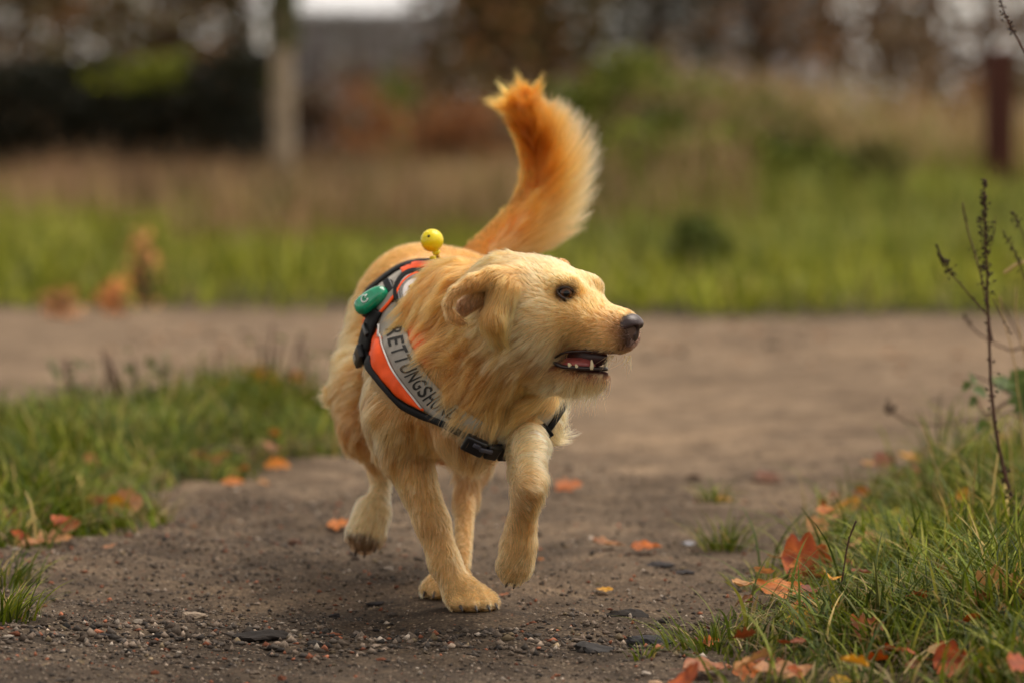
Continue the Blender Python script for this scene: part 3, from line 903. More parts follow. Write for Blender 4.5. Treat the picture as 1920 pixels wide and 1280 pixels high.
# slow swirls in the lie of the coat
ax = np.stack([fbm(roots, 14, s, 2) for s in (31, 41, 51)], -1)
ax2 = np.stack([vnoise(roots, 60, s) for s in (32, 42, 52)], -1)
lng = np.clip(L / .05, 0, 1)[:, None]
FLW = nrm(FLW) + ax * (.25 + .35 * lng) + ax2 * (.12 + .25 * lng)
L = L * rng.uniform(.55, 1.15, len(L)) * (1 + .35 * fbm(roots, 25, 61, 2))
LI = LI * rng.uniform(.6, 1.5, len(L))
S = np.zeros((len(roots), 7, 3)); gidx = np.zeros(len(roots), int)
lo = L > .02
for m, rt, am, fz, gr, cu_ in ((lo, 20, .64, .10, .35, .45), (~lo, 8, .34, .11, .05, .1)):
    i = np.nonzero(m)[0]
    Sx = grow(roots[i], N[i], FLW[i], L[i], LI[i], 7, gr, fz, cu_)
    Sx, gi = clump(Sx, roots[i], rt, am)
    S[i] = Sx; gidx[i] = i[gi]
# clump-wise colour variation
cv = np.exp(rng.normal(0, .17, len(roots)))[gidx] * rng.normal(1, .06, len(roots))
C = np.clip(C * cv[:, None] ** np.array([.8, 1.0, 1.25]), 0, .95)
rad = np.where(lo, .00027, .00024) * rng.uniform(.7, 1.2, len(roots))
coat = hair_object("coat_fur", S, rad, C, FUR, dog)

# ---------------------------------------------------------------- tail plume
TP = catmull([Q(*p) for p in TAILP], 200); TT = nrm(np.gradient(TP, axis=0))
NTF = 17000
t = rng.random(NTF) ** .85
ti = (t * 199).astype(int)
side = np.array([1.0, .15, 0])
T_ = TT[ti]; sx = nrm(side - (T_ @ side)[:, None] * T_); sy = np.cross(T_, sx)
phi = rng.normal(0, 1.15, NTF)
phi = np.where(rng.random(NTF) < .3, rng.uniform(-math.pi, math.pi, NTF), phi)
o = np.cos(phi)[:, None] * sx + np.sin(phi)[:, None] * sy
rr = np.interp(t, np.linspace(0, 1, 7), np.array(TAILR) * 6.28 / FPX)
P0 = TP[ti] + o * rr[:, None] * .8
cs = np.cos(phi)
prof_r = np.interp(t, [0, .12, .3, .5, .7, .85, 1], [.030, .072, .124, .132, .086, .054, .046])
prof_l = np.interp(t, [0, .3, .6, .85, 1], [.018, .026, .038, .064, .07])
LT = np.where(cs > 0, prof_l + (prof_r - prof_l) * np.clip(cs, 0, 1) ** .7, prof_l) * rng.uniform(.62, 1.1, NTF)
ST = np.zeros((NTF, 9, 3)); ST[:, 0] = P0; p = P0.copy()
jit = rng.normal(0, 1, (NTF, 3)); sw = fbm(np.c_[t * 6, phi * 1.2, np.zeros(NTF)], 1.0, 77, 3)[:, None]
outw = np.interp(t, [0, .4, .75, .9, 1], [1.5, 1.6, .8, .34, .24])[:, None] * np.where(cs > 0, 1, .35)[:, None]
for k in range(1, 9):
    q = k / 8
    d = T_ * (.75 - .1 * q) + o * outw * (1.15 - .55 * q) + np.array([0, 0, 1.0]) * .85 * q * np.clip(cs, 0, 1)[:, None] + jit * .05 * (1 + q) + sx * sw * .22 + sy * sw * .12
    d += -sx * np.clip((t - .8) / .2, 0, 1)[:, None] * (.28 * q) * rng.uniform(-1.3, 2.4, (NTF, 1))
    p = p + nrm(d) * (LT / 8)[:, None]; ST[:, k] = p
ST, gi = clump(ST, P0 + o * .02, 26, .55, keepoff=.6)
ct = lin(220, 134, 54) * rng.normal(1, .12, NTF)[gi][:, None]
pale = np.clip((cs - .55) / .45, 0, 1) * np.clip(1 - np.abs(t - .42) / .5, 0, 1) * .75
pale = np.maximum(pale, np.clip(.22 - t, 0, .2) * 3.5 * (cs > .3))
ct = ct * (1 - pale[:, None]) + lin(238, 206, 156) * pale[:, None]
# tufted tip: a dozen pointed locks
NTU = 2600; lk = rng.integers(0, 26, NTU); la = np.radians(np.linspace(-80, 44, 26) + rng.normal(0, 6, 26)); ll = rng.uniform(.034, .072, 26); ld = rng.normal(0, .5, 26)
tb = TP[np.clip(199 - rng.integers(0, 46, NTU), 0, 199)] + rng.normal(0, .006, (NTU, 3)); SU = np.zeros((NTU, 9, 3)); SU[:, 0] = tb; p = tb.copy()
tipc = TP[-1]; tgt = np.stack([tipc + np.array([math.sin(a) * l, d_ * .05, math.cos(a) * l * (1.0 if abs(a) < .8 else .75)]) for a, l, d_ in zip(la, ll, ld)])
for k in range(1, 9):
    q = k / 8; end = tgt[lk] + jit[:NTU] * .0035; mid = tipc + (tgt[lk] - tipc) * .25 + np.array([0, 0, .018]) + (tb - tipc) * .35
    SU[:, k] = tb * (1 - q) ** 2 + mid * 2 * q * (1 - q) + end * q * q + jit[:NTU] * .0022 * (1 - q) * q * 4
SU = SU[:, :1] + (SU - SU[:, :1]) * rng.uniform(.45, 1.1, (NTU, 1, 1))
ST = np.concatenate([ST, SU]); ct = np.concatenate([ct, lin(220, 138, 58) * np.exp(rng.normal(0, .15, 26))[lk][:, None] * rng.uniform(.85, 1.1, (NTU, 1))]); NTF = len(ST)
tail = hair_object("tail_fur", ST, np.full(NTF, .00042), np.clip(ct, 0, .95), FUR, dog)

# ---------------------------------------------------------------- face: eyes, nose, mouth, claws
def sph(c, r, seg=28, rings=18):
    bm = bmesh.new(); bmesh.ops.create_uvsphere(bm, u_segments=seg, v_segments=rings, radius=1.0)
    V = np.array([v.co for v in bm.verts]); bm.verts.index_update(); Fc = [tuple(v.index for v in q.verts) for q in bm.faces]; bm.free()
    return V, Fc
EM = NT("eye"); ec = EM.add("ShaderNodeVertexColor"); ec.layer_name = "Col"
EM.base(EM.mix(.35, EM.attr("Col"), EM.noise(EM.coord(), 500), 'MULTIPLY'), .06, .28); EM.b.inputs["Coat Weight"].default_value = 0.3; EM.b.inputs["Coat Roughness"].default_value = .02
LID = simple_mat("eyelid", lin(52, 34, 28), .35, .5, .2, 300)
for e, s in zip(EYES, (1, -1)):
    gaze = nrm(HF * .62 + HS * s * .78 + HU * .06)
    gx, gy = frame_of(gaze)
    V, Fc = sph(e, EYE_R)
    dirs = place(V, np.zeros(3), gx, gy, gaze); ang = np.degrees(np.arccos(np.clip(dirs @ gaze, -1, 1)))
    colr = np.where(ang[:, None] < 24, lin(8, 6, 6), np.where(ang[:, None] < 44, lin(92, 50, 20), np.where(ang[:, None] < 52, lin(24, 14, 10), lin(40, 28, 24))))
    o = new_mesh("eye", e + dirs * EYE_R, Fc, EM.m, col=colr); adopt(o, dog)
    # almond rim: a tube round the lid opening
    lx = nrm(HF - (HF @ gaze) * gaze - .10 * HU); ly = np.cross(gaze, lx); ly = ly if ly @ HU > 0 else -ly
    pts = []
    for th in np.linspace(0, 2 * math.pi, 33)[:-1]:
        c_, s_ = math.cos(th), math.sin(th)
        h = .0086 * s_ if s_ > 0 else .0066 * s_
        pp = lx * .0122 * c_ * (1.0 if c_ < 0 else 1.12) + ly * h * (1 - .35 * c_ * c_)
        d = gaze * math.sqrt(max(.0123 ** 2 - min(pp @ pp, .0119 ** 2), 0)) + pp
        pts.append(e + d)
    pts = np.array(pts); V = []; Fc = []
    for i in range(32):
        t_ = nrm(pts[(i + 1) % 32] - pts[i - 1]); r_ = nrm(pts[i] - e); b_ = np.cross(t_, r_); b_ = b_ if b_ @ (pts[i] - pts.mean(0)) > 0 else -b_
        for k in range(8):
            a_ = 2 * math.pi * k / 8; V.append(pts[i] + b_ * (.0012 + .0023 * math.cos(a_)) + r_ * .0015 * math.sin(a_))
    for i in range(32):
        for k in range(8): Fc.append((i * 8 + k, i * 8 + (k + 1) % 8, ((i + 1) % 32) * 8 + (k + 1) % 8, ((i + 1) % 32) * 8 + k))
    lid = new_mesh("eyelid", V, fix_normals(V, Fc), LID); lid.parent = o
# nose leather
nc = HL(.0965, 0, -.0290)
NPR = [dict(t='e', o=nc, M=HM, r=np.array([.0160, .0225, .0178]), k=.004),
       dict(t='e', o=nc + HF * .004 + HU * .007, M=HM, r=np.array([.0138, .0195, .0110]), k=.006),
       dict(t='e', o=nc + HF * .006 - HU * .012, M=HM, r=np.array([.0095, .0095, .011]), k=.005)]
NCU = []
for s in (1, -1):
    a = nc + HF * .0150 + HS * s * .0090 - HU * .001; b = nc + HF * .0035 + HS * s * .0235 - HU * .0065
    NCU.append(dict(t='c', a=a, b=a, ra=.0056, rb=.0056, k=.003)); NCU.append(dict(t='c', a=a, b=b, ra=.0040, rb=.0024, k=.003))
NCU.append(dict(t='c', a=nc + HF * .0188 + HU * .004, b=nc + HF * .0162 - HU * .024, ra=.0014, rb=.0014, k=.003))
ng = [np.arange(nc[a] - .034, nc[a] + .034, .00125) for a in range(3)]
V, Fc = surface_nets(field(NPR, *ng, NCU, margin=.03), *ng)
NM = NT("nose_leather"); v = NM.coord(); vo = NM.add("ShaderNodeTexVoronoi"); vo.inputs["Scale"].default_value = 620; NM.link(v, vo.inputs["Vector"])
NM.base(NM.ramp(NM.noise(v, 90), [(.3, lin(46, 32, 32)), (.7, lin(74, 54, 52))]), .34, .5); NM.bump(vo.outputs[0], .35, .0006)
o = new_mesh("nose", V, Fc, NM.m); adopt(o, dog)
# mouth: tongue, lower lip, teeth
MM = simple_mat("tongue", lin(168, 84, 80), .35, .5, .25, 120); LM = simple_mat("lip", lin(44, 28, 26), .3, .5, .3, 160)
mc = MOUTH['o']; V, Fc = sph(mc, 1); V = mc - HF * .034 + (V * np.array([.040, .011, .017])) @ MOUTH['M']
adopt(new_mesh("mouth_lining", V, Fc, simple_mat("mouth_lining", lin(58, 24, 24), .35, .5, .3, 160)), dog)
tp = catmull([HL(-.02, 0, -.108), HL(.01, 0, -.1005), HL(.035, 0, -.0955), HL(.054, 0, -.0935)], 14)
V, Fc = tube(tp, np.interp(np.linspace(0, 1, 14), [0, .6, .9, 1], [.020, .0215, .0165, .006]), 12, squash=.5); o = new_mesh("tongue", V, Fc, MM); adopt(o, dog)
lp = [HL(-.006, .031, -.102)] + [HL(.004 + .066 * math.sin(a) ** .8, .029 * math.cos(a) * (1 - .25 * math.sin(a)), -.1050 + .010 * math.sin(a)) for a in np.linspace(.05, math.pi - .05, 15)] + [HL(-.006, -.031, -.102)]
V, Fc = tube(catmull(lp, 50), [.0030] * 50, 8); o = new_mesh("lower_lip", V, Fc, LM); adopt(o, dog)
up_ = [HL(-.004, .033, -.095), HL(.012, .0335, -.0840), HL(.036, .0320, -.0770), HL(.062, .0270, -.0715), HL(.085, .018, -.0660), HL(.098, .006, -.0600)]
for s in (1, -1):
    q = np.array(up_); q = q - 2 * ((q - HO) @ HS)[:, None] * HS * (s < 0)
    V, Fc = tube(catmull(q, 30), np.linspace(.0016, .0012, 30), 8); o = new_mesh("upper_lip", V, Fc, LM); adopt(o, dog)
TM = simple_mat("tooth", lin(226, 208, 168), .25, .5, .1, 200)
for f_, s_, u_, h_, r_ in ((.056, .0165, -.0985, .0135, .0030), (.060, -.014, -.0980, .0135, .0030), (.066, .006, -.0975, .005, .0020), (.066, -.006, -.0975, .005, .0020), (.034, .024, -.1010, .0045, .0030), (.022, .026, -.1020, .0050, .0034)):
    b = HL(f_, s_, u_); t_ = b + HU * h_ + HS * s_ * .15 - HF * .002
    V, Fc = tube(catmull([b, b + (t_ - b) * .4 + HF * .0008, b + (t_ - b) * .8 + HF * .0004, t_], 8), [r_, r_, r_ * .92, r_ * .8, r_ * .66, r_ * .5, r_ * .32, r_ * .1], 8)
    o = new_mesh("tooth", V, Fc, TM); adopt(o, dog)
# claws
CM = simple_mat("claw", lin(58, 46, 40), .35, .5, .3, 200)
for key, (W, toes) in PAWS.items():
    for b, d, u in toes:
        V, Fc = tube(catmull([b - d * .010, b - d * .003 + u * .001, b + d * .004, b + d * .009 - u * .002], 8), [.0032, .0032, .003, .0028, .0024, .0018, .0012, .0004], 8)
        o = new_mesh("claw", V, Fc, CM); adopt(o, dog)
# long chin and lip whiskers
wr = []; 
for i in range(260):
    f_ = rng.uniform(-.005, .062); s_ = rng.choice([-1, 1]) * rng.uniform(.004, .022); b = HL(f_, s_, -.116); L_ = rng.uniform(.02, .05)
    d = nrm(-HU + HF * rng.normal(-.15, .3) + HS * s_ * 10 * rng.uniform(0, 1))
    wr.append(catmull([b, b + d * L_ * .5 + rng.normal(0, .002, 3), b + d * L_ + rng.normal(0, .005, 3) - np.array([0, 0, .004])], 7))
for i in range(26):
    f_ = rng.uniform(.086, .098); s_ = rng.choice([1, -1]) * (.032 if f_ < .07 else .022); b = HL(f_, s_, -.083 + .2 * max(f_ - .03, 0)); L_ = rng.uniform(.010, .030)
    d = nrm(-HU * 1.0 + HF * rng.normal(-.15, .35) + HS * np.sign(s_) * rng.uniform(.1, .5))
    wr.append(catmull([b, b + d * L_ * .5 + rng.normal(0, .002, 3), b + d * L_ + rng.normal(0, .005, 3)], 7))
wr = np.array(wr); hair_object("whiskers", wr, np.full(len(wr), .00034), np.clip(lin(226, 186, 130) * rng.normal(1, .2, len(wr))[:, None], 0.02, .9), FUR, dog)

# ================================================================ ground
er = np.random.default_rng(21)
def growing(a, b, step, grow_):
    o = [a]
    while o[-1] < b: o.append(o[-1] + step); step *= grow_
    return o
_xp = list(np.arange(0, 1.05, .014)) + growing(1.05, 400, .03, 1.16)
XS = np.array(sorted({-x for x in _xp} | set(_xp)))
YS = np.array(growing(-300, 3.2, 90, .75)[:-1] if False else [-300, -60, -10, 0, 2.5, 3.8] + list(np.arange(4.4, 8.5, .015)) + growing(8.51, 900, .02, 1.03))
gx, gy = np.meshgrid(XS, YS, indexing='ij'); GP = np.c_[gx.ravel(), gy.ravel()]
def pts_in(poly, P):
    poly = np.asarray(poly); x, y = P[:, 0], P[:, 1]; r = np.zeros(len(P), bool); n = len(poly); j = n - 1
    for i in range(n):
        xi, yi = poly[i]; xj, yj = poly[j]
        c = ((yi > y) != (yj > y)) & (x < (xj - xi) * (y - yi) / (yj - yi + 1e-12) + xi); r ^= c; j = i
    return r
def gpoly(pp): return [tuple(G(x, y)[:2]) for x, y in pp]
LEFT = gpoly([(-160, 1050), (60, 1046), (150, 1020), (270, 1008), (330, 975), (300, 930), (345, 905), (450, 902), (590, 872), (690, 850), (735, 800), (560, 772), (300, 782), (0, 806), (-260, 812)])
RIGHT = gpoly([(1262, 1320), (1345, 1235), (1330, 1185), (1385, 1140), (1420, 1090), (1440, 1040), (1500, 990), (1585, 930), (1690, 885), (1800, 862), (2060, 850), (2300, 1000), (2260, 1320)])
def ground_z(P):
    """path surface: ruts, dips and pebbly relief"""
    P = np.asarray(P)[:, :2]
    d = np.clip((P[:, 1] - 3) / 2, 0, 1) * np.clip((40 - P[:, 1]) / 20, 0, 1)
    sm = lambda t: np.clip(t, 0, 1) ** 2 * (3 - 2 * np.clip(t, 0, 1))
    bank = .60 * sm((P[:, 1] - 20) / 6.5) * sm((P[:, 0] / np.maximum(P[:, 1], 5) * FPX - 60) / 190) * (1 - .35 * sm((P[:, 0] / np.maximum(P[:, 1], 5) * FPX - 420) / 400)) * (1 + .25 * fbm(P, .55, 6, 2))
    z = .013 * fbm(P, 1.1, 3, 3) + .0075 * fbm(P, 6, 4, 3) + .0035 * fbm(P, 26, 5, 2)
    return z * d + bank
def zat(x, y): return float(ground_z(np.array([[x, y]]))[0])
gz = ground_z(GP)
paw_pts = np.array([np.asarray(PAWS[k][0](.02, 0, 0))[:2] for k in ('fr', 'hl')])
for q in paw_pts:                                       # level under the standing paws
    w = np.clip(1.9 - np.linalg.norm(GP - q, axis=1) / .055, 0, 1); gz = gz * (1 - w) + .001 * w
nX, nY = len(XS), len(YS)
ii, jj = np.meshgrid(np.arange(nX - 1), np.arange(nY - 1), indexing='ij'); a = (ii * nY + jj).ravel()
DM = NT("dirt_path"); v = DM.coord()
sep = DM.add("ShaderNodeSeparateXYZ"); DM.link(v, sep.inputs[0])
n1 = DM.noise(v, 1.6, 6, .6); n2 = DM.noise(v, 9, 10, .74); n3 = DM.noise(v, 130, 6, .75)
yy = DM.add("ShaderNodeMath", operation='MULTIPLY_ADD'); DM.link(n1, yy.inputs[0]); yy.inputs[1].default_value = 3.2; DM.link(sep.outputs[1], yy.inputs[2])
zone = DM.ramp(DM.add("ShaderNodeMapRange").outputs[0], [(0, (0, 0, 0)), (1, (1, 1, 1))])
mr = [x for x in DM.n if x.type == 'MAP_RANGE'][0]; DM.link(yy.outputs[0], mr.inputs[0]); mr.inputs[1].default_value = 6.9; mr.inputs[2].default_value = 10.5
gravel = DM.ramp(n2, [(.28, lin(42, 36, 31)), (.5, lin(73, 63, 54)), (.72, lin(104, 90, 76))])
sand = DM.ramp(n2, [(.28, lin(70, 58, 46)), (.5, lin(116, 98, 80)), (.74, lin(150, 129, 107))])
base = DM.mix(zone, gravel, sand)
base = DM.mix(1.0, base, DM.ramp(n3, [(.28, (.4, .4, .4)), (.5, (1, 1, 1)), (.72, (1.8, 1.72, 1.62))]), 'MULTIPLY')
vo = DM.add("ShaderNodeTexVoronoi"); vo.inputs["Scale"].default_value = 170; DM.link(v, vo.inputs["Vector"])
vs = DM.add("ShaderNodeSeparateColor"); DM.link(vo.outputs["Color"], vs.inputs[0])
speck = DM.ramp(vs.outputs[0], [(0, lin(34, 31, 29)), (.30, lin(48, 42, 38)), (.5, lin(72, 62, 54)), (.75, lin(100, 86, 74)), (.88, lin(150, 134, 116)), (.95, lin(176, 160, 140)), (1, lin(136, 72, 44))])
sf = DM.ramp(vo.outputs["Distance"], [(.25, (.7, .7, .7)), (.42, (0, 0, 0))])
base = DM.mix(DM.mix(1.0, sf, DM.ramp(zone, [(0, (.9,) * 3), (1, (.25,) * 3)]), 'MULTIPLY'), base, speck)
soil = DM.add('ShaderNodeAttribute'); soil.attribute_name = 'Soil'
base = DM.mix(soil.outputs['Fac'], base, DM.ramp(n2, [(.3, lin(34, 30, 20)), (.7, lin(66, 58, 38))]))
base = DM.mix(1.0, base, DM.ramp(n1, [(.30, (.62, .60, .58)), (.5, (1, 1, 1)), (.70, (1.3, 1.27, 1.22))]), 'MULTIPLY')
DM.base(base, .9, .06)
DM.link(DM.ramp(n2, [(.3, (.8,) * 3), (.6, (1,) * 3)]), DM.b.inputs["Roughness"])
DM.bump(DM.mix(.5, n3, vo.outputs["Distance"]), .7, .004)
ground = new_mesh("ground", np.c_[GP, gz], np.stack([a, a + nY, a + nY + 1, a + 1], -1), DM.m); ground["kind"] = "structure"
sa = ground.data.attributes.new("Soil", 'FLOAT', 'POINT')
FAR = [(-7, 13.9), (-2.6, 14.6), (-1.0, 15.0), (0.0, 14.3), (3.0, 13.7), (8, 13.9), (60, 34), (200, 800), (-200, 800), (-60, 34)]
wob = fbm(GP, 7, 15, 3) * .03 + np.where(GP[:, 1] > 12, .45 * fbm(GP, .8, 16, 3), 0)
def edge_d(P, poly):
    poly = np.asarray(poly); d = np.full(len(P), 9.0)
    for i in range(len(poly)):
        a_, b_ = poly[i - 1], poly[i]; ba = b_ - a_; t_ = np.clip(((P - a_) @ ba) / (ba @ ba + 1e-12), 0, 1); d = np.minimum(d, np.linalg.norm(P - a_ - t_[:, None] * ba, axis=1))
    return d
sv_ = np.zeros(len(GP))
for pl_, wd in ((LEFT, .08), (RIGHT, .08), (FAR, .4)):
    sv_ = np.maximum(sv_, np.where(pts_in(pl_, GP), np.clip((edge_d(GP, pl_) + wob) / wd, 0, 1), 0))
sa.data.foreach_set("value", sv_.astype(np.float32))

# ---------------------------------------------------------------- gravel
def rock_verts(n, r, flat):
    """n little stones as jittered octahedra"""
    U = np.array([[1, 0, 0], [-1, 0, 0], [0, 1, 0], [0, -1, 0], [0, 0, 1], [0, 0, -1]], float)
    F_ = np.array([(0, 2, 4), (2, 1, 4), (1, 3, 4), (3, 0, 4), (2, 0, 5), (1, 2, 5), (3, 1, 5), (0, 3, 5)])
    V = U[None] * (1 + er.normal(0, .22, (n, 6, 1))) + er.normal(0, .22, (n, 6, 3))
    V = V * er.uniform(.6, 1.35, (n, 1, 3)); V[:, :, 2] *= flat
    th = er.uniform(0, 2 * math.pi, n); c, s = np.cos(th)[:, None], np.sin(th)[:, None]
    V = np.stack([V[:, :, 0] * c - V[:, :, 1] * s, V[:, :, 0] * s + V[:, :, 1] * c, V[:, :, 2]], -1) * r[:, None, None]
    return V, F_
PAL = .72 * np.array([lin(88, 79, 72), lin(66, 60, 56), lin(112, 98, 86), lin(134, 118, 104), lin(100, 86, 75), lin(136, 84, 62), lin(166, 152, 138), lin(122, 106, 84)])
NG = 62000
gp = np.c_[er.uniform(-1.1, 1.1, NG * 3), 4.6 + (er.random(NG * 3) ** 1.5) * 5.0]
den = np.clip((8.6 - gp[:, 1]) / 2.2, 0, 1) * (.30 + .9 * np.clip(fbm(gp, 1.7, 88, 3) + .15, 0, 1) + .6 * np.exp(-((gp[:, 1] - 5.35) / .25) ** 2) * (fbm(gp, 1.2, 89, 2) > -.2))
gp = gp[(er.random(len(gp)) < den) & ~pts_in(LEFT, gp) & ~pts_in(RIGHT, gp)][:NG]
for q in paw_pts: gp = gp[np.linalg.norm(gp - q, axis=1) > .045]
rr = (.0006 + (.0034 + .0045 * np.exp(-((gp[:, 1] - 5.33) / .16) ** 2)) * er.random(len(gp)) ** 5) * np.interp(gp[:, 1], [5, 8], [1, 1.5])
V, F_ = rock_verts(len(gp), rr, .7)
V[:, :, :2] += gp[:, None]; V[:, :, 2] += (ground_z(gp) + rr * .25)[:, None]
cc = PAL[er.choice(8, len(gp), p=[.2, .16, .18, .13, .14, .07, .06, .06])] * np.exp(er.normal(0, .38, (len(gp), 1)))
STM = attr_mat("stone", .8, .12, var=.3, vscale=400)
gr = new_mesh("gravel", V.reshape(-1, 3), (F_[None] + 6 * np.arange(len(gp))[:, None, None]).reshape(-1, 3), STM, smooth=False, col=np.repeat(cc, 6, 0))
tag(gr, "fine mixed gravel scattered over the dirt path", "gravel", kind="stuff")

NL = 1500
lp_ = np.c_[er.uniform(-1.3, 2.2, NL), er.uniform(6.0, 13.6, NL)]; lp_ = lp_[~pts_in(LEFT, lp_) & ~pts_in(RIGHT, lp_) & (er.random(NL) < np.clip(.5 + fbm(lp_, .9, 44, 3), .1, 1))]
rr = (.003 + .013 * er.random(len(lp_)) ** 3) * np.interp(lp_[:, 1], [6, 12], [.7, 1.6]); V, F_ = rock_verts(len(lp_), rr, .35); V[:, :, :2] += lp_[:, None]; V[:, :, 2] += (ground_z(lp_) + rr * .15)[:, None]
cc = np.array([lin(70, 56, 46), lin(54, 46, 40), lin(150, 96, 58), lin(120, 84, 58), lin(170, 140, 112), lin(96, 80, 66)])[er.integers(0, 6, len(lp_))] * er.uniform(.7, 1.2, (len(lp_), 1))
tag(new_mesh("path_litter", V.reshape(-1, 3), (F_[None] + 6 * np.arange(len(lp_))[:, None, None]).reshape(-1, 3), STM, smooth=False, col=np.repeat(cc, 6, 0)), "crumbled leaf and soil litter over the open path", "litter", kind="stuff")

def rock(name, px, py, wpx, flat, c, label, group=None, seed=0, up=.25):
    p = G(px, py); r = wpx / 2 * p[1] / FPX; rg = np.random.default_rng(seed + 500)
    bm = bmesh.new(); bmesh.ops.create_icosphere(bm, subdivisions=3, radius=1.0)
    V = np.array([v_.co for v_ in bm.verts]); bm.verts.index_update(); Fc = [tuple(v_.index for v_ in q.verts) for q in bm.faces]; bm.free()
    for k in range(7):                                  # cut facets
        d = nrm(rg.normal(0, 1, 3)); h = rg.uniform(.55, .85); e = V @ d; V = V - np.where(e > h, e - h, 0)[:, None] * d
    V = V * (1 + .16 * fbm(V + seed * 3.1, 1.8, seed, 3) + .10 * fbm(V + seed, 6.5, seed, 2))[:, None] * np.array([1, rg.uniform(.6, .9), flat]) * r
    o = new_mesh(name, V, Fc, STM, smooth=False, col=np.tile(c, (len(V), 1)) * (1 + .25 * fbm(V / r, 2.2, seed + 9, 3))[:, None])
    o.location = (p[0], p[1], zat(p[0], p[1]) + r * flat * up); o.rotation_euler = (0, 0, rg.uniform(-.5, .5))
    tag(o, label, "stone" if name != "dirt_clod" else "clod", group)
    return o
DK, PL = lin(46, 41, 38), lin(150, 132, 114)
ROCKS = [
 ("stone", 195, 1188, 36, .45, lin(44, 40, 40), "small black stone lying alone in the left foreground"),
 ("stone", 362, 1150, 54, .30, PL, "pale flat stone left of the dog's planted paw"),
 ("stone", 553, 1026, 28, .75, lin(84, 60, 48), "small brown pointed stone below the lifted hind paw"),
 ("dirt_clod", 488, 1182, 110, .30, DK, "wide flat dark clod in the gravel at lower left"),
 ("dirt_clod", 588, 1194, 34, .55, lin(52, 48, 46), "round dark clod left of the front paw, nearest the camera"),
 ("stone", 626, 1140, 22, .7, lin(40, 36, 36), "tiny black pebble just left of the planted front paw"),
 ("stone", 705, 1125, 40, .3, lin(46, 42, 42), "flat black stone beside the planted front paw"),
 ("dirt_clod", 1172, 1148, 84, .35, DK, "dark clod right of the planted paw, nearer the dog"),
 ("dirt_clod", 1222, 1186, 92, .38, lin(54, 52, 54), "large dark clod in the middle right foreground"),
 ("dirt_clod", 1110, 1206, 88, .34, lin(56, 53, 52), "low dark clod below and right of the front paw"),
 ("dirt_clod", 1236, 1054, 60, .35, lin(60, 56, 56), "grey clod near the orange leaf on the path"),
 ("dirt_clod", 1282, 1074, 40, .4, lin(58, 54, 54), "dark clod at the edge of the right grass"),
 ("stone", 1228, 1256, 34, .6, lin(172, 140, 112), "tan stone at the bottom edge of the path"),
 ("stone", 1290, 1020, 28, .35, lin(176, 176, 184), "pale bluish stone near the small grass tuft"),
 ("dirt_clod", 1300, 898, 34, .5, lin(84, 64, 52), "dark brown lump far out on the open path"),
 ("dirt_clod", 1435, 910, 66, .25, lin(100, 72, 56), "long flat brown clod far out on the path"),
 ("dirt_clod", 270, 1276, 70, .4, lin(56, 50, 46), "dark clod cut by the bottom edge at lower left"),
]
for i, (nm_, px, py, w, fl, c, lb) in enumerate(ROCKS): rock(nm_, px, py, w, fl, c, lb, seed=i)
for i in range(46):
    x_ = er.uniform(20, 1330); y_ = 1010 + 260 * er.random()
    g_ = G(x_, y_)[:2]
    if pts_in(LEFT, g_[None])[0] or pts_in(RIGHT, g_[None])[0] or (np.linalg.norm(paw_pts - g_, axis=1) < .09).any(): continue
    rock("stone", x_, y_, er.uniform(11, 24), er.uniform(.4, .8), PAL[(k_ := int(er.integers(0, 8)))] * er.uniform(.7, 1.1), ["grey", "dark grey", "tan-grey", "pale grey-brown", "brown", "brick-red", "whitish", "sandy"][k_] + " pebble on the " + ("left" if x_ < 480 else "middle" if x_ < 900 else "right") + " part of the foreground gravel", "loose stones in the foreground", 40 + i)

# ================================================================ grass
def blades(B, h, lean, w, cols, bend=1.0, seg=4, az=None, tip_dark=0.0, cval=None):
    """curved tapering blades: B base points (n,3)"""
    n = len(B); az = er.uniform(0, 2 * math.pi, n) if az is None else az
    d = np.stack([np.cos(az), np.sin(az), np.zeros(n)], -1); sd = np.stack([-np.sin(az), np.cos(az), np.zeros(n)], -1)
    tw = er.normal(0, .5, n); sd = sd * np.cos(tw)[:, None] + d * np.sin(tw)[:, None]
    V = np.zeros((n, seg * 2 + 1, 3)); C_ = np.zeros((n, seg * 2 + 1, 3))
    for k in range(seg + 1):
        q = k / seg
        c = B + d * (h * lean * (q * .35 + .65 * q ** (1 + bend)))[:, None] + np.array([0, 0, 1]) * (h * (q - .45 * np.minimum(lean, 1.4) * q ** 2.2 * .8))[:, None]
        sh = 1.0 + .12 * (1 - q)
        if k < seg:
            ww = w * (1 - .75 * q ** 1.5) * .5
            V[:, 2 * k] = c - sd * ww[:, None]; V[:, 2 * k + 1] = c + sd * ww[:, None]; C_[:, 2 * k] = cols * sh; C_[:, 2 * k + 1] = cols * sh
        else:
            V[:, 2 * k] = c; C_[:, 2 * k] = cols * sh
    F_ = []
    for k in range(seg - 1): F_ += [(2 * k, 2 * k + 1, 2 * k + 3), (2 * k, 2 * k + 3, 2 * k + 2)]
    F_.append((2 * seg - 2, 2 * seg - 1, 2 * seg)); F_ = np.array(F_); m = seg * 2 + 1
    return V.reshape(-1, 3), (F_[None] + m * np.arange(n)[:, None, None]).reshape(-1, 3), C_.reshape(-1, 3)
def scatter(poly, n, dens=None):
    poly = np.asarray(poly); lo, hi = poly.min(0), poly.max(0); out = []
    while sum(map(len, out)) < n:
        P = er.uniform(lo, hi, (n, 2)); P = P[pts_in(poly, P)]
        if dens is not None: P = P[er.random(len(P)) < dens(P)]
        out.append(P)
    return np.vstack(out)[:n]
GREENS = np.array([lin(94, 104, 22), lin(76, 90, 22), lin(122, 126, 34), lin(58, 70, 24), lin(146, 140, 58), lin(166, 140, 84), lin(104, 104, 52)])
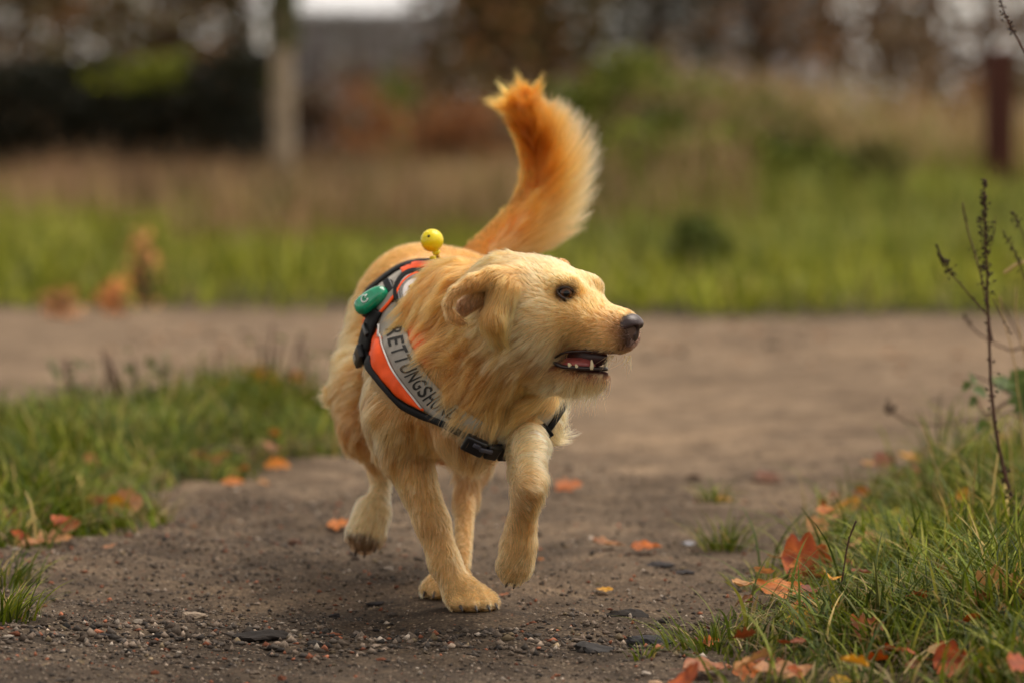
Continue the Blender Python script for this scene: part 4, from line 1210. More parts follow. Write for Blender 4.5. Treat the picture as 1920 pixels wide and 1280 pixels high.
GPR = [.26, .22, .17, .14, .09, .07, .05]
GREENS = GREENS * np.array([.92, .95, .92])
GRM = attr_mat("grass_blade", .6, .22, transl=.28)
def grass(name, P, hfun, wid, label, leanr=(.25, 1.1), pal=GREENS, pr=GPR, seg=4, tint=1.0, bend=1.0):
    n = len(P); cl = fbm(P, 5.5, 71, 3); h = hfun(P) * er.uniform(.45, 1.25, n) * (1 + .45 * cl)
    az = 6.28 * vnoise(P, 3.0, 72) + er.normal(0, 1.1, n)
    c = pal[er.choice(len(pal), n, p=pr)] * np.exp(er.normal(0, .32, (n, 1))) * tint * (1 + .22 * fbm(P, 2.4, 73, 2))[:, None]
    V, F_, C_ = blades(np.c_[P, ground_z(P) - .003], h, er.uniform(*leanr, n), wid * er.uniform(.6, 1.3, n), c, seg=seg, az=az, bend=bend)
    o = new_mesh(name, V, F_, GRM, col=C_); tag(o, label, "grass", kind="stuff"); return o
PL_ = scatter(LEFT, 15000, lambda P: np.clip(edge_d(P, LEFT) / .10, .12, 1) * np.clip(.7 + fbm(P, 6, 61, 3), .1, 1))
grass("grass_verge", PL_, lambda P: .130 * np.clip(edge_d(P, LEFT) / .22, .35, 1) * np.interp(P[:, 1], [6.2, 8.0, 9.6], [.8, 1.0, 1.15]), .0062, "lush green grass verge on the left side of the path")
PR_ = scatter(RIGHT, 14500, lambda P: np.clip(edge_d(P, RIGHT) / .12, .12, 1) * np.clip(.65 + fbm(P, 6, 62, 3), .08, 1))
grass("grass_verge", PR_, lambda P: .120 * np.clip(edge_d(P, RIGHT) / .25, .35, 1), .0052, "green grass with fallen leaves at the lower right corner", leanr=(.3, 1.3))
for poly, nm_, lb in ((LEFT, "long_grass", "long arching grass blades over the left verge"), (RIGHT, "long_grass", "long arching grass blades over the right verge")):
    P = scatter(poly, 420); n = len(P)
    V, F_, C_ = blades(np.c_[P, ground_z(P)], er.uniform(.10, .17, n), er.uniform(.4, 1.5, n), .0050 * er.uniform(.6, 1.3, n), GREENS[er.choice(7, n, p=GPR)] * np.exp(er.normal(0, .3, (n, 1))), seg=6, bend=1.6)
    tag(new_mesh(nm_, V, F_, GRM, col=C_), lb, "grass", kind="stuff")
P = scatter(gpoly([(1740, 905), (2080, 880), (2080, 1090), (1800, 1090)]), 420); n = len(P)
V, F_, C_ = blades(np.c_[P, ground_z(P)], er.uniform(.12, .25, n), er.uniform(.2, 1.1, n), .0050 * er.uniform(.5, 1.3, n), GREENS[er.choice(7, n, p=[.2, .16, .14, .12, .12, .2, .06])] * np.exp(er.normal(0, .3, (n, 1))), seg=6, bend=1.5)
tag(new_mesh("tall_grass", V, F_, GRM, col=C_), "tall thin grass around the dry weed at the right edge", "grass", kind="stuff")
STRAW = np.array([lin(150, 128, 84), lin(124, 100, 64), lin(98, 78, 50), lin(170, 150, 104)])
for poly, nm_, lb in ((LEFT, "dead_grass", "flattened dead grass under the left verge"), (RIGHT, "dead_grass", "flattened dead grass under the right verge")):
    P = scatter(poly, 2400); n = len(P)
    V, F_, C_ = blades(np.c_[P, ground_z(P) + er.uniform(0, .02, n)], er.uniform(.03, .07, n), er.uniform(1.4, 2.6, n), .003 * er.uniform(.5, 1.3, n), STRAW[er.integers(0, 4, n)] * er.uniform(.5, 1.1, (n, 1)), seg=3)
    tag(new_mesh(nm_, V, F_, GRM, col=C_), lb, "grass", kind="stuff")
# small tufts standing on the path
for px, py, n, r_, h_, lb in ((1360, 1026, 90, .045, .075, "lone grass tuft on the path near the right verge"), (1330, 1196, 110, .06, .06, "grass tuft at the tip of the right verge"), (1440, 1092, 90, .05, .05, "low grass tuft beside the red oak leaf"),
                              (8, 1096, 120, .05, .06, "grass tuft at the left edge below the verge"), (4, 1160, 160, .05, .07, "grass tuft at the left edge, lowest one"), (1203, 1218, 26, .02, .03, "tiny grass sprout on the gravel right of the paw"), (1345, 945, 60, .03, .05, "sparse grass sprout far out on the path")):
    c_ = G(px, py)[:2]; P = c_ + er.normal(0, 1, (n, 2)) * r_ * .5; d_ = P - c_
    az = np.arctan2(d_[:, 1], d_[:, 0]) + er.normal(0, .5, n)
    V, F_, C_ = blades(np.c_[P, ground_z(P) - .003], h_ * er.uniform(.5, 1.25, n), er.uniform(.4, 1.3, n), .0034 * er.uniform(.6, 1.2, n), GREENS[er.choice(7, n, p=GPR)] * er.uniform(.75, 1.2, (n, 1)), az=az)
    tag(new_mesh("grass_tuft", V, F_, GRM, col=C_), lb, "grass tuft", "grass tufts on the path")
# bright belt of grass beyond the path
FARG = FAR[:6] + [(9, 34), (-9, 34)]
PF = scatter(FARG, 64000, lambda P: np.clip(-.15 + edge_d(P, FARG) * 1.1 + 1.1 * fbm(P, .8, 16, 3), .01, 1) * np.clip(1.2 - (P[:, 1] - 14) / 26, .2, 1) * np.clip(.75 + fbm(P, 1.1, 63, 3), .15, 1))
PF = PF[np.abs(PF[:, 0]) < PF[:, 1] * .27 + .6]
FGR = .95 * np.array([lin(132, 136, 36), lin(112, 118, 30), lin(154, 152, 52), lin(96, 102, 30), lin(168, 156, 78)])
grass("meadow_grass", PF, lambda P: np.interp(P[:, 1], [13.8, 16, 22, 34], [.10, .16, .24, .34]), .014, "bright green rough grass beyond the path", pal=FGR, pr=[.3, .25, .2, .15, .1], seg=3, leanr=(.2, .8))

# ================================================================ fallen leaves, one object each
LFM = attr_mat("dead_leaf", .6, .35, transl=.25, var=.3, vscale=120)
def leaf_shape(kind, rg):
    """outline half-widths along the midrib"""
    t = np.linspace(0, 1, 13)
    if kind == 'oval': w = .34 * np.sin(np.pi * t ** .85) ** .8
    elif kind == 'oak': w = .34 * np.sin(np.pi * t ** .8) ** .7 * (1 + .38 * np.cos(t * 6.28 * 3.5))
    else: w = .52 * np.sin(np.pi * t ** .7) ** .6 * (.68 + .42 * np.abs(np.sin(t * 9.4)))
    return t, np.clip(w, .004, 1)
LEAVES = {}
def leaf_mesh(kind, seed, c1, c2):
    rg = np.random.default_rng(seed); t, w = leaf_shape(kind, rg); V = []; Fc = []; Cc = []
    cu, fo, tw = rg.uniform(-.25, .5), rg.uniform(.05, .5), rg.uniform(-.5, .5)
    for i, (a, b) in enumerate(zip(t, w)):
        for j, s in enumerate((-1, -.5, 0, .5, 1)):
            x = a - .5; y = s * b; z = fo * abs(y) + cu * (a - .4) ** 2 + tw * x * y + .03 * math.sin(17 * a + 3 * s + seed) * (abs(s) + .2)
            V.append((x, y, z)); m = .5 + .5 * math.sin(7 * a + 5 * s + seed * 1.3); c = c1 * (1 - m * .6) + c2 * m * .6
            Cc.append(c * (.72 if j == 2 else 1.0) * (1.12 if abs(s) == .5 else .95))
    for i in range(12):
        for j in range(4): Fc.append((i * 5 + j, i * 5 + j + 1, (i + 1) * 5 + j + 1, (i + 1) * 5 + j))
    o = len(V)                                              # stalk
    for k in range(4):
        for yy_ in (-.008, .008): V.append((-.5 - .09 * k, yy_ + .02 * k * k * tw, .01 + .03 * k * cu)); Cc.append(c2 * .6)
    for k in range(3): Fc.append((o + 2 * k, o + 2 * k + 1, o + 2 * k + 3, o + 2 * k + 2))
    return np.array(V), Fc, np.array(Cc)
ORG, RED, YEL, BRN, PNK, TNL = lin(200, 104, 22), lin(156, 58, 14), lin(216, 158, 34), lin(116, 62, 28), lin(172, 118, 82), lin(192, 138, 78)
LV = [  # px, py (where it shows), width px, kind, colours, lift over the ground, tilt, label
 (1514, 1092, 92, 'maple', RED, ORG, .045, (62, 8), "large red-orange curled leaf standing in the right grass"),
 (1462, 1122, 96, 'oval', ORG, TNL, .02, (22, 10), "orange leaf lying flat just below the red curled leaf"),
 (1532, 1022, 40, 'maple', TNL, PNK, .03, (60, 0), "small tan leaf upright in the upper right grass"),
 (1613, 1034, 34, 'oval', PNK, TNL, .03, (40, 20), "small pinkish leaf right of the tan upright leaf"),
 (1512, 1158, 58, 'oak', ORG, RED, .02, (40, -20), "dull orange leaf half hidden below the curled red leaf"),
 (1516, 1190, 84, 'oak', YEL, TNL, .02, (34, 12), "yellow-tan lobed leaf in the middle of the right grass"),
 (1560, 1182, 46, 'oval', YEL, ORG, .03, (45, -30), "bright yellow leaf touching the yellow-tan lobed leaf"),
 (1431, 1226, 46, 'oval', BRN, RED, .012, (35, 25), "dark red-brown leaf near the tip of the right verge"),
 (1326, 1243, 92, 'oval', PNK, RED, .006, (10, 0), "long pale pink leaf lying flat at the verge's tip"),
 (1332, 1198, 32, 'oak', ORG, BRN, .01, (45, 30), "small orange-brown leaf in the grass tuft at the verge's tip"),
 (1622, 1214, 74, 'oak', BRN, ORG, .03, (50, 15), "brown-orange lobed leaf deep in the right grass"),
 (1802, 1108, 52, 'oval', ORG, TNL, .04, (55, -10), "orange leaf below the dry weed stalk"),
 (1802, 1170, 44, 'oval', RED, ORG, .04, (50, 10), "rounded red-orange leaf below the dry weed stalk"),
 (1784, 1266, 66, 'maple', RED, lin(196, 96, 40), .03, (58, 0), "red leaf cut by the bottom edge at the right"),
 (1465, 1266, 110, 'oval', PNK, TNL, .01, (14, 5), "pale pink leaf along the bottom edge"),
 (1577, 1276, 42, 'oval', YEL, GREENS[2], .02, (30, 5), "yellow-green leaf at the bottom edge"),
 (1877, 1190, 96, 'maple', TNL, BRN, .06, (60, 12), "big tan-brown leaf at the far right edge"),
 (1405, 1260, 60, 'oak', ORG, BRN, .012, (38, -20), "orange-brown leaf at the bottom beside the pale pink one"),
 (1765, 1236, 60, 'oval', TNL, PNK, .03, (26, 10), "pale tan leaf above the red bottom-edge leaf"),
 (1700, 1130, 44, 'oak', BRN, RED, .03, (40, 40), "dark brown leaf in the centre of the right grass"),
 (1616, 945, 30, 'oval', ORG, RED, .03, (55, 0), "small orange leaf at the back of the right verge"),
 (1682, 990, 30, 'oval', YEL, ORG, .04, (65, 20), "small yellow leaf at the back of the right verge"),
 (1690, 935, 22, 'oval', RED, BRN, .03, (55, 0), "tiny red-brown leaf at the back of the right verge"),
 (1905, 935, 40, 'oval', YEL, ORG, .06, (50, 0), "yellow leaf behind the weed stalk at the right edge"),
 (1356, 946, 30, 'oval', TNL, YEL, .006, (25, 0), "pale tan leaf on the path beyond the lone grass tuft"),
 (640, 988, 50, 'oak', ORG, TNL, .006, (16, 0), "orange leaf on the path left of the lifted hind paw"),
 (1068, 926, 56, 'oak', ORG, BRN, .006, (18, 20), "orange leaf on the path right of the raised front leg"),
 (1212, 1036, 54, 'oval', ORG, BRN, .006, (16, -10), "orange-brown leaf on the path between dog and right verge"),
 (1140, 1028, 60, 'oval', BRN, TNL, .004, (8, 5), "flat brown leaf just left of the orange-brown path leaf"),
 (1134, 1103, 30, 'oval', YEL, TNL, .004, (14, 0), "small yellow leaf on the gravel right of the front paws"),
 (1440, 914, 54, 'oval', BRN, lin(96, 60, 40), .006, (14, 0), "dark brown leaf far out on the open path"),
 (945, 1108, 22, 'oval', PNK, RED, .003, (10, 0), "tiny pink leaf on the gravel behind the planted paw"),
 (316, 838, 58, 'oak', ORG, RED, .04, (50, 10), "orange leaf standing in the middle of the left verge"),
 (266, 850, 50, 'oval', PNK, RED, .03, (35, 20), "pinkish red leaf left of the orange one in the left verge"),
 (286, 876, 60, 'oak', BRN, RED, .02, (40, -15), "red-brown leaf below the pinkish one in the left verge"),
 (378, 886, 52, 'oak', lin(170, 92, 50), ORG, .015, (40, 10), "curled brown leaf at the edge of the left verge"),
 (432, 762, 38, 'oval', YEL, ORG, .05, (60, 0), "yellow-orange leaf at the back of the left verge, left one"),
 (492, 768, 66, 'maple', YEL, ORG, .05, (60, 10), "larger yellow-orange leaf at the back of the left verge"),
 (242, 968, 54, 'maple', PNK, TNL, .02, (55, 0), "pinkish tan lobed leaf at the front of the left verge"),
 (166, 966, 70, 'oak', RED, BRN, .02, (30, -20), "red-brown leaf in the front grass of the left verge"),
 (127, 1014, 46, 'oval', BRN, ORG, .02, (55, 0), "round dark brown leaf low in the left verge"),
 (100, 1030, 70, 'oak', TNL, PNK, .008, (16, 5), "tan lobed leaf lying at the verge's lower edge"),
 (22, 992, 60, 'oak', BRN, RED, .02, (35, 10), "dark brown leaf at the far left edge"),
 (58, 1043, 46, 'oval', PNK, TNL, .006, (14, 0), "pink-tan leaf on the soil at the lower left verge"),
 (20, 872, 54, 'maple', lin(196, 186, 70), YEL, .05, (45, 0), "yellow-green leaf at the left edge in the grass"),
 (40, 882, 34, 'oval', TNL, ORG, .04, (40, 0), "small tan leaf beside the yellow-green one"),
 (437, 910, 40, 'oval', ORG, TNL, .008, (24, -20), "tan-orange leaf at the path edge of the left verge"),
 (520, 890, 46, 'oak', ORG, YEL, .012, (30, 15), "orange leaf at the right end of the left verge"),
 (492, 908, 24, 'oval', TNL, PNK, .005, (15, 0), "tiny tan leaf on the soil by the left verge"),
 (557, 742, 26, 'oval', ORG, RED, .05, (60, 0), "small orange leaf at the back of the left verge near the dog"),
 (205, 1050, 30, 'oval', lin(150, 96, 70), TNL, .004, (12, 0), "small brown leaf on the gravel below the left verge"),
 (690, 742, 26, 'oval', ORG, BRN, .03, (50, 0), "small orange leaf in the grass beside the dog's thigh"),
]
for i, (px, py, w, kd, c1, c2, lf, (ti, ro), lb) in enumerate(LV):
    p = G(px, py); V, Fc, Cc = leaf_mesh(kd, i * 7 + 3, c1, c2)
    sz = w * p[1] / FPX / .92
    o = new_mesh("fallen_leaf", V * sz, Fc, LFM, col=Cc * .9)
    o.location = (p[0], p[1], zat(p[0], p[1]) + lf * .5 + sz * .06 + sz * .30 * math.sin(R(ti)) * .9)
    o.rotation_euler = (R(ti), R(er.uniform(-12, 12)), R(ro + er.uniform(-25, 25)))
    tag(o, lb, "leaf", "fallen autumn leaves")
# leaves strewn deep in the two verges
for poly, n, lb, gp_ in ((RIGHT, 150, "right", "leaves in the right verge"), (LEFT, 46, "left", "leaves in the left verge")):
    P = scatter(poly, n); P = P[np.abs(P[:, 0]) < P[:, 1] * .136]
    for i, q in enumerate(P):
        ki, sh = int(er.integers(0, 6)), int(er.integers(0, 3)); c1, c2 = [(ORG, TNL), (BRN, RED), (RED, ORG), (TNL, PNK), (YEL, ORG), (BRN, TNL)][ki]
        V, Fc, Cc = leaf_mesh(['oval', 'oak', 'maple'][sh], int(er.integers(0, 9999)), c1, c2); sz = er.uniform(.022, .055)
        lbl = "half buried " + ["orange", "red-brown", "red", "pale tan", "yellow", "dull brown"][ki] + [" oval", " wavy-edged", " lobed"][sh] + " leaf in the " + ("back" if q[1] > (7.6 if lb == "left" else 6.2) else "front") + " of the " + lb + " verge"
        o = new_mesh("fallen_leaf", V * sz, Fc, LFM, col=Cc * .8); o.location = (q[0], q[1], zat(*q) + er.uniform(.012, .055)); o.rotation_euler = (R(er.uniform(-45, 45)), R(er.uniform(-30, 30)), er.uniform(0, 6.28))
        tag(o, lbl, "leaf", gp_)

# ================================================================ dry weeds at the right edge
WDM = simple_mat("dry_stem", lin(78, 52, 42), .75, .3, .35, 60); SDM = simple_mat("seed_head", lin(58, 44, 34), .85, .2, .4, 120)
PLM = simple_mat("straw", lin(176, 146, 98), .7, .3, .25, 60); GLM = attr_mat("green_leaf", .5, .4, transl=.35, var=.2)
def seeds(path, t0, t1, n, size, spread, rg):
    """little dry capsules and bracts clustered along a stem"""
    pts = catmull(path, 120); parts = []
    for k in range(n):
        t = t0 + (t1 - t0) * rg.random(); c = pts[int(t * 119)] + rg.normal(0, spread, 3) * (1.15 - .7 * (t - t0) / (t1 - t0 + 1e-6))
        d = nrm(rg.normal(0, 1, 3) + np.array([0, 0, .6])); L_ = size * rg.uniform(.6, 1.6)
        parts.append(tube([c - d * L_ * .5, c - d * L_ * .15, c + d * L_ * .2, c + d * L_ * .5], [size * .08, size * .34, size * .30, size * .05], 5))
        parts.append(tube([pts[int(t * 119)], c], [.0004, .0003], 3, cap=False))
    return merge(parts)
def weed(label, stems, d0, mat=WDM, base=None, name="dry_weed"):
    root = empty(name, tuple(base)); tag(root, label, "weed", "dry weeds at the right edge"); rg = np.random.default_rng(len(label))
    for path, r0, r1, sd in stems:
        P = np.array([Q(*q) for q in path]); c = catmull(P, 36); c = c + np.stack([fbm(c, 30, 3 + k, 2) for k in range(3)], -1) * .0015
        V, Fc = tube(c, np.linspace(r0, r1, 36), 6); o = new_mesh("stem", V, Fc, mat); adopt(o, root)
        for t0, t1, n, sz, sp in sd:
            V, Fc = seeds(P, t0, t1, n, sz, sp, rg); h = new_mesh("seed_head", V, Fc, SDM); h.parent = o; h["kind"] = "stuff"
    return root
D6 = 6.15
weed("tall dark dry weed with seed heads rising from the right grass",
     [([(1935, 1075, D6), (1912, 985, D6), (1882, 880, D6), (1862, 760, D6), (1855, 640, D6), (1850, 520, D6), (1846, 420, D6), (1845, 335, D6)], .0042, .0012, [(.68, 1, 130, .0058, .0058), (.10, .30, 26, .009, .009), (.36, .66, 26, .006, .006)]),
      ([(1857, 600, D6), (1835, 572, D6), (1800, 532, D6), (1775, 500, D6), (1757, 462, D6)], .0014, .0008, [(.60, 1, 40, .0055, .0042), (.2, .6, 10, .004, .003)]),
      ([(1862, 640, D6 + .05), (1848, 560, D6 + .05), (1835, 505, D6 + .06), (1818, 440, D6 + .08), (1806, 380, D6 + .08)], .0016, .0012, [(.55, 1, 14, .004, .003), (.35, .6, 10, .005, .004)]),
      ([(1853, 480, D6), (1862, 440, D6), (1868, 405, D6)], .0008, .0005, [(.4, 1, 8, .003, .003)]),
      ([(1862, 560, D6), (1880, 600, D6), (1896, 628, D6)], .0010, .0006, [(.4, 1, 6, .003, .003)])], D6, base=G(1935, 1060))
weed("dry side weed with curled seed heads at the far right edge",
     [([(1990, 900, 6.3), (1960, 700, 6.3), (1930, 560, 6.3), (1905, 480, 6.3), (1880, 430, 6.3)], .0022, .0008, [(.62, 1, 20, .005, .005)]),
      ([(1955, 680, 6.3), (1925, 470, 6.3), (1908, 420, 6.3), (1898, 396, 6.3)], .0014, .0008, [(.5, 1, 24, .0045, .004)])], 6.3, base=G(1990, 1010))
weed("drooping dry seed stalk in the upper right corner",
     [([(2040, 1000, 6.0), (2000, 500, 6.0), (1955, 180, 6.0), (1915, 90, 6.0), (1890, 40, 6.0), (1872, -15, 6.0)], .0035, .0008, [(.70, 1, 40, .0048, .0034)])], 6.0, base=G(2040, 1080))
weed("thin bare twig reaching left over the path from the right verge",
     [([(1990, 880, 7.6), (1920, 782, 7.4), (1830, 785, 7.3), (1770, 796, 7.2), (1700, 790, 7.2), (1655, 765, 7.2)], .0030, .0008, [(.93, 1, 6, .010, .006)]),
      ([(1700, 790, 7.2), (1672, 772, 7.2), (1660, 752, 7.2)], .0010, .0006, [(.7, 1, 3, .010, .004)])], 7.2, base=G(1990, 900))
weed("short thick broken twig jutting in at the right edge",
     [([(2000, 980, 6.4), (1975, 600, 6.4), (1930, 497, 6.4), (1882, 514, 6.4)], .0036, .0030, [])], 6.4, PLM, base=G(2000, 1015))
weed("dark bent twig crossing behind the tall weed",
     [([(2000, 900, 6.9), (1940, 670, 6.9), (1890, 655, 6.9), (1840, 628, 6.9), (1806, 594, 6.9)], .0030, .0012, [(.9, 1, 5, .008, .003)]),
      ([(1870, 560, 6.9), (1895, 600, 6.9), (1925, 660, 6.9)], .0018, .0012, [])], 6.9, base=G(2000, 960))
weed("pale straw grass stems bending beside the tall weed",
     [([(1935, 960, 6.5), (1905, 700, 6.5), (1885, 610, 6.5), (1876, 555, 6.5)], .0016, .0008, []), ([(1950, 960, 6.5), (1925, 690, 6.5), (1908, 600, 6.5), (1905, 540, 6.5)], .0016, .0008, []),
      ([(1790, 1010, 6.6), (1765, 920, 6.6), (1745, 840, 6.6), (1730, 795, 6.6)], .0020, .0008, []), ([(1770, 1010, 6.6), (1752, 900, 6.6), (1790, 850, 6.6), (1850, 800, 6.6)], .0012, .0008, [])], 6.5, PLM, base=G(1935, 1000))
weed("thin dark stalk leaning in the middle of the right grass",
     [([(1560, 1190, 5.6), (1580, 1080, 5.6), (1592, 1010, 5.6), (1607, 975, 5.6)], .0016, .0012, [(.55, 1, 14, .0028, .0014)]), ([(1572, 1230, 5.5), (1574, 1160, 5.5), (1575, 1118, 5.5)], .0014, .0014, [(.6, 1, 6, .0024, .001)])], 5.6, base=G(1560, 1180))
weed("wiry bent twig on the gravel at the verge's tip",
     [([(1258, 1222, GD(1222)), (1285, 1195, 5.4), (1315, 1172, 5.38), (1350, 1190, 5.36), (1400, 1225, GD(1225))], .0010, .0008, [])], 5.4, base=G(1258, 1222), name="fallen_twig")
weed("grey fallen stick lying in the left grass verge",
     [([(330, 860, 7.9), (400, 838, 7.9), (460, 846, 7.85), (480, 843, 7.8)], .004, .002, [])], 7.9, simple_mat("grey_stick", lin(112, 92, 74), .8), base=G(330, 880), name="fallen_stick")
# bramble with green leaves
br = empty("bramble", tuple(G(1930, 960))); tag(br, "green-leaved bramble shoot beside the tall dry weed", "bramble")
for st_ in ([(1990, 980, 6.9), (1950, 820, 6.9), (1900, 745, 6.9), (1855, 715, 6.9), (1815, 700, 6.9)], [(1900, 745, 6.9), (1850, 775, 6.9), (1830, 745, 6.9)]):
    V, Fc = tube(catmull([Q(*q) for q in st_], 24), np.linspace(.003, .0012, 24), 6); adopt(new_mesh("stem", V, Fc, WDM), br)
for i, (px, py, s_) in enumerate([(1905, 730, 42), (1880, 722, 34), (1925, 742, 48), (1822, 708, 20), (1836, 735, 24), (1815, 725, 18), (1826, 752, 18), (1912, 705, 26), (1845, 800, 20), (1918, 760, 36)]):
    V, Fc, Cc = leaf_mesh('maple', 900 + i, lin(92, 110, 40), lin(64, 84, 32)); V = V * (s_ * 6.9 / FPX * 1.35)
    rx = Matrix.Rotation(R(er.uniform(30, 80)), 3, 'X') @ Matrix.Rotation(R(er.uniform(-60, 60)), 3, 'Y'); rz = Matrix.Rotation(er.uniform(0, 6.28), 3, 'Z')
    V = np.array([(rx @ rz) @ Vector(v_) for v_ in V]) + Q(px, py, 6.9 + er.uniform(-.05, .05))
    adopt(new_mesh("leaf", V, Fc, GLM, col=Cc), br)
# broad-leaved weeds standing in the left verge
for px, py, h_, n, lb in ((135, 812, .15, 40, "leafy dark green weed at the back of the left verge, leftmost"), (290, 812, .17, 56, "tall leafy weed at the back of the left verge"), (215, 806, .14, 14, "sparse dark weed between the two leafy weeds of the left verge"),
                          (415, 800, .17, 8, "dark upright stalks right of the tall leafy weed"), (480, 796, .20, 8, "tallest dark stalks at the back of the left verge"), (535, 794, .19, 7, "dark stalks left of the dog's thigh, second from it"), (590, 792, .19, 6, "dark stalks nearest the dog's thigh at the verge's back")):
    b = G(px + er.uniform(-15, 15), py + er.uniform(-12, 14)); hh = h_; rt = empty("verge_weed", tuple(b)); tag(rt, lb, "weed", "weeds in the left verge")
    V, Fc = merge([tube(catmull([b + np.array([dx, 0, 0]), b + np.array([dx * 1.6, 0, h_ * .6]), b + np.array([dx * 2.2, .01, h_ * 1.05])], 10), np.linspace(.0045, .0028, 10), 5) for dx, h_ in [(er.normal(0, .03), hh * er.uniform(.45, 1.15)) for _ in range(3)]]); adopt(new_mesh("stem", V, Fc, WDM), rt)
    for i in range(n):
        V, Fc, Cc = leaf_mesh('oval', int(er.integers(0, 9999)), lin(92, 104, 44), lin(64, 76, 36)); V = V * er.uniform(.018, .036)
        m = Matrix.Rotation(er.uniform(0, 6.28), 3, 'Z') @ Matrix.Rotation(R(er.uniform(-60, 20)), 3, 'Y'); z = er.uniform(.25, 1.1)
        V = np.array([m @ Vector(v_) for v_ in V]) + b + np.array([er.choice([-.02, .004, .025]) * (1 + z), er.normal(0, .012), h_ * z]) + er.normal(0, .006, 3); adopt(new_mesh("leaf", V, Fc, GLM, col=Cc), rt)

# ================================================================ background vegetation
BGM = attr_mat("foliage", .7, .25, transl=.3); BKM = attr_mat("bark", .85, .25, var=.35, vscale=9)
def leaf_cloud(C0, n, size, cols, spread, rg):
    """leaf-sized quads round clump centres C0 (k,3)"""
    k = rg.integers(0, len(C0), n); P = C0[k] + rg.normal(0, 1, (n, 3)) * spread
    a_ = nrm(rg.normal(0, 1, (n, 3))); b_ = nrm(np.cross(a_, rg.normal(0, 1, (n, 3)))); s = size * rg.uniform(.5, 1.3, (n, 1))
    V = np.stack([P - a_ * s, P - b_ * s * .5, P + a_ * s, P + b_ * s * .5], 1).reshape(-1, 3)
    c = cols[rg.integers(0, len(cols), n)] * np.exp(rg.normal(0, .2, (n, 1))) * np.exp(rg.normal(0, .22, len(C0)))[k][:, None]
    return V, np.arange(4 * n).reshape(n, 4), np.repeat(c, 4, 0)
def tree(label, px, d, h, trunk_r, crown, cols, n, size, seed, lo=.35, wide=.32, name="tree", bark=lin(92, 76, 62), group="trees behind the meadow", droop=1.0, csp=.16):
    rg = np.random.default_rng(seed); x = (px - 960) / FPX * d; root = empty(name, (x, d, 0)); tag(root, label, "tree", group)
    top = np.array([x + rg.normal(0, .25), d, h]); tr = catmull([(x, d, -.1), (x + rg.normal(0, .05), d, h * .35), (x + rg.normal(0, .15), d, h * .7), top], 16)
    parts = [tube(tr, np.linspace(trunk_r, trunk_r * .25, 16) * (1 + .6 * np.exp(-np.linspace(0, 8, 16))), 9)]; cen = []
    for i in range(crown):
        t = lo + (1 - lo) * rg.random() ** .9; b = tr[min(int(t * 15), 15)]; az = rg.uniform(0, 6.28); L_ = h * wide * rg.uniform(.4, 1) * (1.15 - .75 * abs(t - .55))
        e = b + np.array([math.cos(az) * L_, math.sin(az) * L_, rg.uniform(-.1, .45) * L_ * droop]); m = (b + e) / 2 + np.array([0, 0, .1 * L_])
        parts.append(tube(catmull([b, m, e], 7), np.linspace(trunk_r * .32, trunk_r * .06, 7), 5, cap=False)); cen += [e, m * .4 + e * .6, m]
    V, Fc = merge(parts); V = np.array(V); tk = new_mesh("trunk", V, Fc, BKM, col=np.tile(bark, (len(V), 1)) * (1 + .3 * fbm(V, 3, seed, 2))[:, None]); adopt(tk, root)
    if n:
        V, F_, c = leaf_cloud(np.array(cen), n, size, np.asarray(cols), h * csp * .35, rg); adopt(new_mesh("crown", V, F_, BGM, smooth=False, col=c), root)
    return root
OL = [lin(92, 84, 44), lin(110, 96, 50), lin(76, 72, 40)]; AU = [lin(150, 104, 60), lin(128, 92, 58), lin(164, 116, 70), lin(110, 84, 56)]; DG = [lin(44, 52, 36), lin(56, 62, 42), lin(36, 44, 34)]; BR = [lin(120, 100, 78), lin(104, 88, 70), lin(136, 112, 84)]
